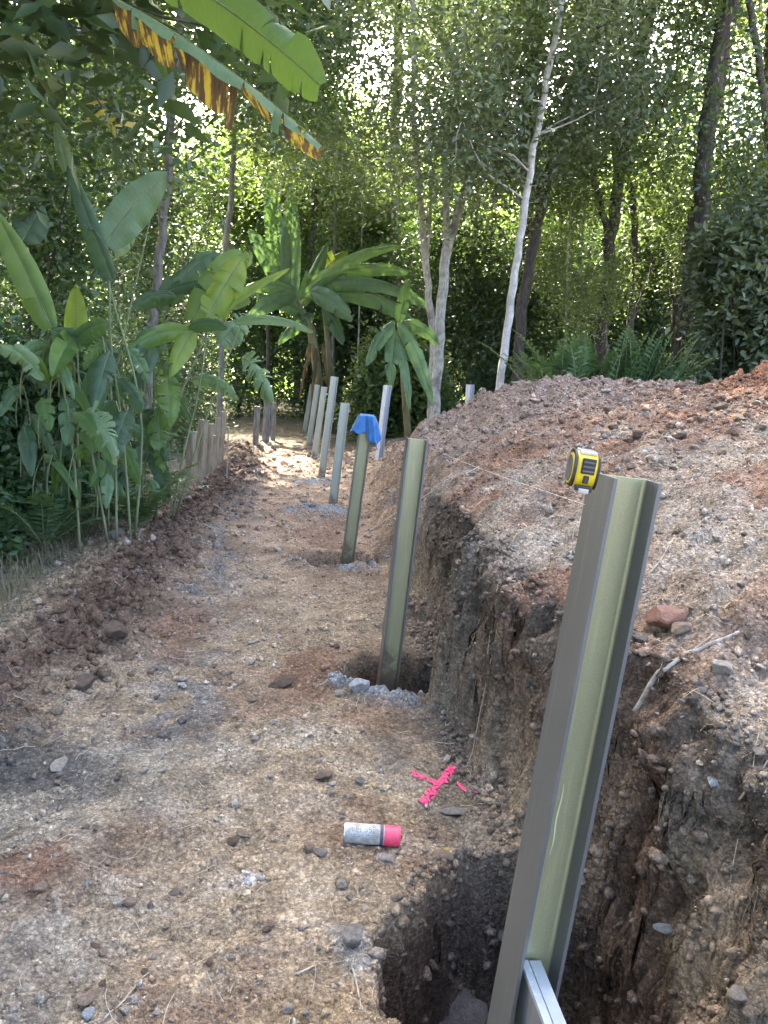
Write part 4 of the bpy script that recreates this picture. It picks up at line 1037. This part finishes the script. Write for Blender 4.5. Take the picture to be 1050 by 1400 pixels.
LS = [('dense dark thicket at the left edge, nearest the camera', (-3.3, 6.9), 1.2, .8, (0, 2.6), 16000, .085, .045),
      ('leafy thicket behind the tall heliconia stems', (-2.9, 8.9), 1.3, .8, (0, 3.4), 16000, .085, .04),
      ('vine-covered thicket rising left of the banana plant', (-3.6, 11.5), 1.8, 1.0, (0, 5.0), 22000, .09, .042),
      ('dark thicket behind the wooden posts', (-2.7, 13.6), 1.1, 1.0, (0, 4.4), 18000, .09, .04),
      ('tangled dark thicket beside the far end of the path', (-2.9, 17), 1.6, 1.0, (0, 5.6), 20000, .10, .045)]
for i, (lab, (x, y), rx, ry, zs, n_, ll_, lw_) in enumerate(LS):
    th_ = shrub('thicket', lab, (x, y), rx, ry, zs, M_leaf_shrub if i < 3 else M_leaf_dark, n_, ll_, lw_, 90+i, lob=26, cat='thicket')
    if i == 2:
        for k, (x2, y2) in enumerate([(-4.7, 3.4), (-4.4, .2), (-4.7, -3.2)]):  # out-of-view thicket copies, added to cut the light from the left
            tree_copy(th_, (x2, y2, hz(x2, y2)), 1.9*k+1, (1, 1, 1), ['leafy thicket outside the picture beside the left edge', 'leafy thicket level with the camera at the left', 'leafy thicket behind the camera at the left'][k])

for i, (lab, (x, y), rx, ry, zs, n_) in enumerate([('leafy weeds at the foot of the nearest heliconia clump', (-2.2, 6.95), .75, .35, (0, 1.5), 6500),
        ('leafy weeds at the foot of the leaning heliconia clump', (-2.15, 7.9), .5, .45, (0, 1.4), 6500), ('leafy weeds in the far left corner below the dark thicket', (-2.9, 6.5), .6, .3, (0, 1.1), 5000),
        ('leafy weeds in the grass nearest the camera at the left edge', (-2.55, 5.95), .5, .25, (0, .55), 3500)]):
    shrub('weeds', lab, (x, y), rx, ry, zs, M_leaf_shrub, n_, .11, .042, 110+i, lob=14, cat='weeds', nst=9, mt=M_stalk)
for i, (px, py, y, lab, n_) in enumerate([(60, 690, 6.4, 'fern with arching fronds at the left edge below the heliconias', 11), (190, 690, 7.0, 'fern with arching fronds between the two heliconia clumps', 12)]):
    g = aty(px, py, y); g[2] = hz(g[0], g[1]); fe = thing('fern', lab, 'fern', g); rr_ = np.random.default_rng(700+i)
    for k in range(n_):
        a = rr_.uniform(0, 6.28); L = rr_.uniform(.45, .85); frond(fe, g, g+A([cos(a)*L*.8, sin(a)*L*.8, L*rr_.uniform(.35, .95)]), .28, 16, .15, .032, M_leaf_shrub, 720+20*i+k, droop=.15)

# far wood that reads as one mass
r_ = np.random.default_rng(5); n_ = 56000
x_ = r_.uniform(-26, 34, n_); y_ = 37+r_.uniform(-3, 5, n_)
top_ = 8.2+2.2*fbm(x_, y_*0, .22, 3, 400)
z_ = r_.random(n_)**1.25*top_
v, f = leaves_at(np.stack([x_, y_, z_], 1), .42, .21, r_)
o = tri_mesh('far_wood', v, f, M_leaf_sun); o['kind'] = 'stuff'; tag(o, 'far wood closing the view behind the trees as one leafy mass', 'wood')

# ------------------------------------------------------------------ ginger clump on the crest
g0 = aty(845, 545, 11.2)
gi = thing('ginger_clump', 'clump of arching fern-like ginger stalks on the crest of the mound', 'plant', (g0[0], g0[1], 1.2))
r_ = np.random.default_rng(8)
for i in range(75):
    bx = r_.uniform(735, 930); b = aty(bx, 540, 11.2+r_.uniform(-.3, .6)); b[2] = hz(b[0], b[1])
    dx = (bx-830)/95+r_.normal()*.5; tp = b+A([dx*.6, -.25*r_.random(), r_.uniform(.8, 1.35)*(1-.28*abs(bx-850)/100)])
    frond(gi, b, tp, .22, 14, .24, .05, M_leaf_shrub, 300+i, twist=.1, droop=.1)

# ------------------------------------------------------------------ heliconias at the left
def stems(parent, lines, rad):
    for y, pts in lines:
        P = A([aty(px, py, y) for px, py in pts]); P[0][2] = hz(P[0][0], P[0][1])-.03
        s = np.linspace(0, len(P)-1, 12); Q = np.stack([np.interp(s, range(len(P)), P[:, i]) for i in range(3)], 1)
        for _ in range(2): Q[1:-1] = (Q[:-2]+2*Q[1:-1]+Q[2:])/4
        mb = MB(); mb.tube(Q, np.linspace(rad, rad*.6, 12), 7); mb.build('stem', M_stalk, parent, True)
def LF(parent, b, tp, yb, yt, wpx, mt, **kw):
    B = aty(*b, yb); T = aty(*tp, yt); paddle(parent, B, T, .86*wpx*yb/FPX, mt, **kw)
ha = aty(160, 705, 6.3); ha[2] = hz(ha[0], ha[1])
H1 = thing('heliconia_clump', 'tall heliconia clump with paddle leaves nearest the left edge', 'plant', ha)
stems(H1, [(6.3, [(160, 705), (158, 600), (150, 520), (140, 460)]), (6.2, [(110, 700), (100, 600), (85, 520), (72, 450)]), (6.4, [(180, 700), (168, 580), (150, 470), (150, 385)]),
           (6.3, [(150, 700), (120, 590), (108, 530), (106, 480)]), (6.5, [(185, 690), (200, 560), (150, 400), (140, 335)])], .011)
for k, (b, tp, yb, yt, wp, mt_, kw) in enumerate([
    ((71, 450), (-12, 278), 6.2, 6.0, 44, M_ban_green, dict(sag=.05, tears=1)),
    ((104, 480), (104, 386), 6.3, 6.1, 36, M_ban_lime, dict(sag=.02, tears=0, fold=.15)),
    ((100, 470), (150, 442), 6.3, 6.0, 30, M_ban_dark, dict(sag=.2, tears=2)),
    ((98, 462), (72, 516), 6.2, 5.9, 36, M_ban_green, dict(sag=.15, tears=1)),
    ((112, 470), (70, 452), 6.3, 6.1, 26, M_ban_dark, dict(sag=.15, tears=1)),
    ((150, 385), (92, 225), 6.4, 6.5, 30, M_ban_dark, dict(sag=.06, tears=1)),
    ((142, 335), (229, 234), 6.5, 6.7, 54, M_ban_cool, dict(sag=.08, tears=1, fold=.2)),
    ((152, 382), (122, 306), 6.4, 6.2, 32, M_ban_dark, dict(sag=.1, tears=1)),
    ((60, 520), (-5, 470), 6.0, 5.8, 30, M_ban_pale, dict(sag=.3, tears=9, droop=(.3, .3))),
    ((92, 235), (76, 165), 7.0, 7.1, 20, M_ban_pale, dict(sag=.05, tears=0)),
    ((150, 340), (190, 300), 6.6, 6.8, 40, M_ban_pale, dict(sag=.15, tears=2)),
    ((30, 330), (60, 280), 7.2, 7.4, 46, M_ban_dark, dict(sag=.1, tears=1)),
    ((118, 560), (160, 625), 6.1, 5.8, 42, M_ban_pale, dict(sag=.25, tears=13, droop=(.2, .2))),
    ((118, 560), (128, 620), 6.2, 6.0, 40, M_ban_green, dict(sag=.2, tears=8)),
    ((150, 480), (130, 560), 6.3, 6.1, 34, M_ban_dark, dict(sag=.2, tears=3)),
    ((175, 560), (150, 640), 6.2, 6.0, 36, M_ban_dark, dict(sag=.2, tears=6)),
    ((160, 520), (195, 560), 6.3, 6.1, 30, M_ban_dark, dict(sag=.2, tears=4))]):
    LF(H1, b, tp, yb, yt, wp, mt_, seed=k, **kw)
hb = aty(255, 690, 7.2); hb[2] = hz(hb[0], hb[1])
H2 = thing('heliconia_clump', 'leaning heliconia clump with torn leaves arching over the wooden posts', 'plant', hb)
stems(H2, [(7.2, [(235, 700), (250, 620), (272, 540), (285, 440)]), (7.2, [(182, 700), (205, 600), (240, 500), (262, 455)]), (7.3, [(195, 690), (225, 600), (262, 500), (300, 420)]),
           (7.4, [(240, 690), (272, 600), (300, 520), (330, 440)]), (7.1, [(125, 690), (138, 580), (165, 480), (205, 300)]), (7.3, [(215, 700), (212, 620), (205, 540), (190, 470)])], .011)
for k, (b, tp, yb, yt, wp, mt_, kw) in enumerate([
    ((258, 452), (170, 482), 7.2, 6.9, 26, M_ban_green, dict(sag=.2, tears=1)),
    ((283, 440), (338, 344), 7.2, 7.3, 52, M_ban_lime, dict(sag=.12, tears=7, fold=.25)),
    ((262, 440), (345, 345), 7.5, 7.7, 50, M_ban_green, dict(sag=.3, tears=7)),
    ((266, 452), (233, 512), 7.2, 6.9, 30, M_ban_lime, dict(sag=.15, tears=1)),
    ((320, 440), (428, 452), 7.4, 7.2, 17, M_ban_pale, dict(sag=.16, tears=2)),
    ((292, 432), (396, 366), 7.3, 7.4, 17, M_ban_lime, dict(sag=.06, tears=1)),
    ((258, 450), (310, 448), 7.2, 7.0, 22, M_ban_dark, dict(sag=.25, tears=1)),
    ((215, 425), (300, 345), 7.8, 8.0, 36, M_ban_dark, dict(sag=.25, tears=6)),
    ((225, 400), (345, 395), 7.8, 7.8, 24, M_ban_dark, dict(sag=.2, tears=5)),
    ((240, 405), (180, 420), 7.6, 7.5, 26, M_ban_dark, dict(sag=.25, tears=3)),
    ((330, 490), (374, 548), 7.4, 7.2, 40, M_ban_pale, dict(sag=.3, tears=14, droop=(.25, .25))),
    ((262, 520), (326, 545), 7.3, 7.0, 26, M_ban_pale, dict(sag=.3, tears=13, droop=(.2, .2))),
    ((230, 500), (232, 585), 7.2, 7.0, 40, M_ban_green, dict(sag=.1, tears=13)),
    ((215, 560), (222, 640), 7.2, 7.0, 36, M_ban_green, dict(sag=.1, tears=12)),
    ((205, 655), (220, 685), 7.0, 6.9, 16, M_ban_pale, dict(sag=.2, tears=1)),
    ((300, 420), (352, 400), 7.5, 7.4, 30, M_ban_pale, dict(sag=.2, tears=6)),
    ((330, 470), (285, 440), 7.6, 7.8, 34, M_ban_pale, dict(sag=.15, tears=10)),
    ((300, 470), (345, 430), 7.6, 7.8, 40, M_ban_pale, dict(sag=.15, tears=9))]):
    LF(H2, b, tp, yb, yt, wp, mt_, seed=50+k, **kw)

rh = np.random.default_rng(77)
for k in range(64):
    H_, x0_, x1_, y_ = (H1, 20, 170, 6.25) if k % 2 else (H2, 120, 235, 7.25)
    px = rh.uniform(x0_, x1_); py = rh.uniform(450, 650); dx = rh.uniform(-55, 55); yy_ = y_+rh.uniform(-.15, .35)
    LF(H_, (px, py), (px+dx, py+rh.uniform(10, 75)), yy_, yy_-rh.uniform(-.2, .35), rh.uniform(14, 30), [M_ban_dark, M_ban_dark, M_ban_cool, M_ban_green, M_ban_dark, M_ban_cool][k % 6], seed=900+k, sag=.28, tears=int(rh.integers(1, 11)), stalk=aty(px-dx*.3, py+70, yy_+.1))
# ------------------------------------------------------------------ banana plant at the bend
bb = aty(432, 590, 18.4); bb[2] = hz(bb[0], bb[1])
BP = thing('banana_plant', 'banana plant with upright and arching leaves beyond the far posts', 'plant', bb)
mb = MB(); mb.tube([bb-A([0, 0, .1]), aty(436, 520, 18.4), aty(425, 450, 18.4), aty(402, 405, 18.4)], [.12, .11, .10, .06], 12, True, .04); mb.build('trunk', M_pseudo, BP, True)
mb = MB(); mb.tube([bb+A([.45, .1, -.1]), aty(452, 520, 18.6), aty(446, 440, 18.6), aty(440, 385, 18.6)], [.09, .08, .07, .04], 10, True, .04); mb.build('trunk', M_pseudo, BP, True)
for k, (b, tp, yb, yt, wp, mt_, kw) in enumerate([
    ((392, 425), (366, 226), 18.4, 18.6, 38, M_ban_cool, dict(sag=.03, tears=2)),
    ((396, 425), (399, 246), 18.3, 18.3, 32, M_ban_cool, dict(sag=.01, tears=0, fold=.7)),
    ((400, 405), (340, 312), 18.6, 19.1, 34, M_ban_dark, dict(sag=.06, tears=3)),
    ((412, 420), (448, 330), 18.6, 19.1, 26, M_ban_cool, dict(sag=.06, tears=1)),
    ((410, 410), (548, 336), 18.3, 17.5, 20, M_ban_cool, dict(sag=.22, tears=3)),
    ((424, 398), (482, 434), 18.1, 17.4, 28, M_ban_cool, dict(sag=.12, tears=1)),
    ((425, 392), (592, 422), 18.3, 17.3, 26, M_ban_cool, dict(sag=.22, tears=4)),
    ((425, 385), (558, 370), 18.4, 17.8, 22, M_ban_cool, dict(sag=.16, tears=3)),
    ((445, 400), (580, 455), 18.3, 17.5, 26, M_ban_cool, dict(sag=.24, tears=4)),
    ((436, 378), (475, 342), 18.9, 19.3, 30, M_ban_lime, dict(sag=.1, tears=2)),
    ((405, 405), (335, 440), 18.1, 17.4, 24, M_ban_cool, dict(sag=.22, tears=3)),
    ((405, 400), (330, 395), 18.3, 17.8, 22, M_ban_cool, dict(sag=.2, tears=3)),
    ((415, 430), (350, 405), 18.3, 17.8, 20, M_ban_cool, dict(sag=.12, tears=1)),
    ((430, 430), (380, 470), 18.4, 18.1, 22, M_ban_dark, dict(sag=.2, tears=3)),
    ((440, 420), (470, 470), 18.4, 17.9, 24, M_ban_dark, dict(sag=.2, tears=3))]):
    LF(BP, b, tp, yb, yt, wp, mt_, seed=100+k, **kw)
for k, (b, tp, wp) in enumerate([((425, 470), (410, 545), 10), ((440, 470), (450, 545), 9), ((432, 475), (426, 560), 8)]):
    LF(BP, b, tp, 18.3, 17.9, wp, M_dead, seed=130+k, sag=.12, tears=7, droop=(.3, .3), name='dead_leaf')
b2 = aty(560, 600, 14.2); b2[2] = hz(b2[0], b2[1])
B2 = thing('banana_sucker', 'young banana with long drooping dark leaves at the foot of the pale forked tree', 'plant', b2)
mb = MB(); mb.tube([b2-A([0, 0, .1]), aty(552, 520, 14.2), aty(545, 440, 14.2)], [.07, .06, .03], 9); mb.build('trunk', M_pseudo, B2, True)
for k, (b, tp, wp, mt_) in enumerate([((545, 440), (592, 555), 24, M_ban_cool), ((540, 450), (532, 535), 26, M_ban_dark), ((548, 470), (560, 560), 18, M_ban_cool), ((540, 440), (500, 500), 22, M_ban_dark), ((550, 440), (600, 470), 20, M_ban_dark), ((545, 440), (560, 380), 22, M_ban_dark)]):
    LF(B2, b, tp, 14.1, 13.7, wp, mt_, seed=150+k, sag=.2, tears=5)
# palm behind
pb = aty(505, 560, 23.5); pb[2] = hz(pb[0], pb[1])
PL = thing('palm', 'palm with feathery dark fronds between banana plant and pale forked tree', 'palm', pb)
mb = MB(); cp = aty(505, 330, 23.5); mb.tube([pb-A([0, 0, .1]), (pb+cp)/2+A([.05, 0, 0]), cp], [.07, .06, .05], 9, True, .04); mb.build('trunk', M_bark_grey, PL, True)
for k, (px, py, dy) in enumerate([(590, 345, -.6), (575, 290, -.3), (540, 255, .3), (470, 262, .4), (425, 300, -.3), (450, 345, -.8), (560, 325, -.9), (520, 300, -1.2)]):
    frond(PL, cp, aty(px, py, 23.5+dy), .16, 26, .6, .065, M_leaf_dark, 200+k, droop=.35)

# ------------------------------------------------------------------ overhanging banana at the upper left
ob = A([-2.9, 4.6, 0.]); ob[2] = hz(ob[0], ob[1])
OB = thing('banana_plant', 'overhanging banana plant at the upper left, one leaf green, one brown and yellow', 'plant', ob)
cr = A([-2.5, 4.6, 3.7])
mb = MB(); mb.tube([ob-A([0, 0, .1]), (ob+cr)/2, cr], [.15, .13, .09], 12, True, .03); mb.build('trunk', M_pseudo, OB, True)
B = aty(150, -75, 4.3); paddle(OB, B, aty(438, 117, 3.9), .25, M_ban_over, sag=.10, tears=7, fold=-.12, seed=180, stalk=cr, face=(.15, -.8, -.55), blunt=True)
B = aty(150, -5, 4.3); paddle(OB, B, aty(441, 200, 3.85), .30, M_ban_pale, sag=.07, tears=9, fold=.1, seed=184, stalk=cr, mt2=None, halves=(.0, .30), droop=(.1, .05), face=(.2, -.6, .8), blunt=True)
M_half = paddle(OB, B, aty(441, 198, 3.85), .30, M_ban_yellow, sag=.07, tears=9, fold=-1.2, seed=187, rib=False, halves=(1, 0), droop=(.15, .1), face=(.2, -.6, .8), blunt=True)
M_half['label'] = 'brown and yellow torn half of the hanging banana leaf'
# dark big-leaved tree hanging in at the top left corner
tree('tree', 'near dark tree whose large leaves hang into the top left corner', trunk_up([A([-3.6, 5.2, -.2]), A([-3.5, 5.1, 1.5]), A([-3.2, 5.0, 3.0]), A([-2.9, 4.9, 4.2])], 6, 33), .12, M_bark_dark, M_leaf_dark, 3.4, 22, 1.8, 42, .24, .10, 34, spread=.33, lift=-.02)
# small yellowing shrub top
yp = aty(150, 160, 8.0)
YS = thing('yellow_leaf_cluster', 'cluster of yellow leaves hanging in the dark foliage at the left', 'leaves', yp)
M_yleaf = leaf_mat('leaf_yellow', (.36, .29, .06), (.42, .35, .09), .4, (.6, .48, .05), noise_var=False)
v, f = leaf_cloud([yp], 11, .07, .2, .07, np.random.default_rng(3), .5); tri_mesh('leaves', v, f, M_yleaf, YS)
mb = MB(); mb.tube([yp+A([-.5, .3, .4]), yp+A([-.2, .1, .25]), yp], .008, 5); mb.build('twig', M_bark_dark, YS)

# ------------------------------------------------------------------ grass at the foot of the thicket
r_ = np.random.default_rng(12); n_ = 9000
x_ = r_.uniform(-3.6, -1.15, n_); y_ = r_.uniform(4.6, 9.5, n_); k_ = (x_ < -1.25-.25*fbm(x_, y_, 1.5, 2, 500)+(y_-6)*.06); x_, y_ = x_[k_], y_[k_]; n_ = len(x_)
hh = np.where(x_ < -1.75-.0*(y_), r_.uniform(.05, .2, n_), r_.uniform(.02, .06, n_)); a_ = r_.uniform(0, 6.28, n_); ln = r_.uniform(.3, 1.2, n_)
z_ = gz(x_, y_); p0 = np.stack([x_, y_, z_-.01], 1); dr = np.stack([np.cos(a_), np.sin(a_), 0*a_], 1); sd_ = np.stack([-np.sin(a_), np.cos(a_), 0*a_], 1)*.004
p1 = p0+dr*(hh*ln*.35)[:, None]+A([0, 0, 1.])*(hh*.7)[:, None]; p2 = p0+dr*(hh*ln)[:, None]+A([0, 0, 1.])*(hh*.75)[:, None]
v = np.stack([p0-sd_, p0+sd_, p1-sd_*.8, p1+sd_*.8, p2], 1).reshape(-1, 3); b_ = np.arange(n_)*5
f = np.concatenate([np.stack([b_, b_+1, b_+3], 1), np.stack([b_, b_+3, b_+2], 1), np.stack([b_+2, b_+3, b_+4], 1)])
M_grass = leaf_mat('grass', (.15, .14, .09), (.2, .175, .12), .3, (.25, .27, .1), .6, .3)
o = tri_mesh('grass', v, f, M_grass); o['kind'] = 'stuff'; tag(o, 'cut grass and weeds at the foot of the left thicket', 'grass')
# fallen yellow leaves
for px, py, lab in [(609, 1164, 'bright yellow fallen leaf near the rim of the deep hole'), (564, 1126, 'small yellow fallen leaf between pink cross and spray can'), (511, 1076, 'pale yellow fallen leaf left of the pink cross'), (525, 1075, 'cream fallen leaf next to the pink cross, right of its pale twin')]:
    g = on_ground(px, py); mb = MB(); s = .013; a = rng.uniform(0, 6.28); u_ = A([cos(a), sin(a), .1]); w_ = A([-sin(a), cos(a), .1])
    mb.add([g+A([0, 0, .005])-u_*s, g+A([0, 0, .009])+w_*s*.5, g+A([0, 0, .010])+u_*s*1.1, g+A([0, 0, .006])-w_*s*.5, g+A([0, 0, .004])], [(0, 4, 1), (1, 4, 2), (2, 4, 3), (3, 4, 0)])
    tag(mb.build('fallen_leaf', M_yleaf), lab, 'leaf')
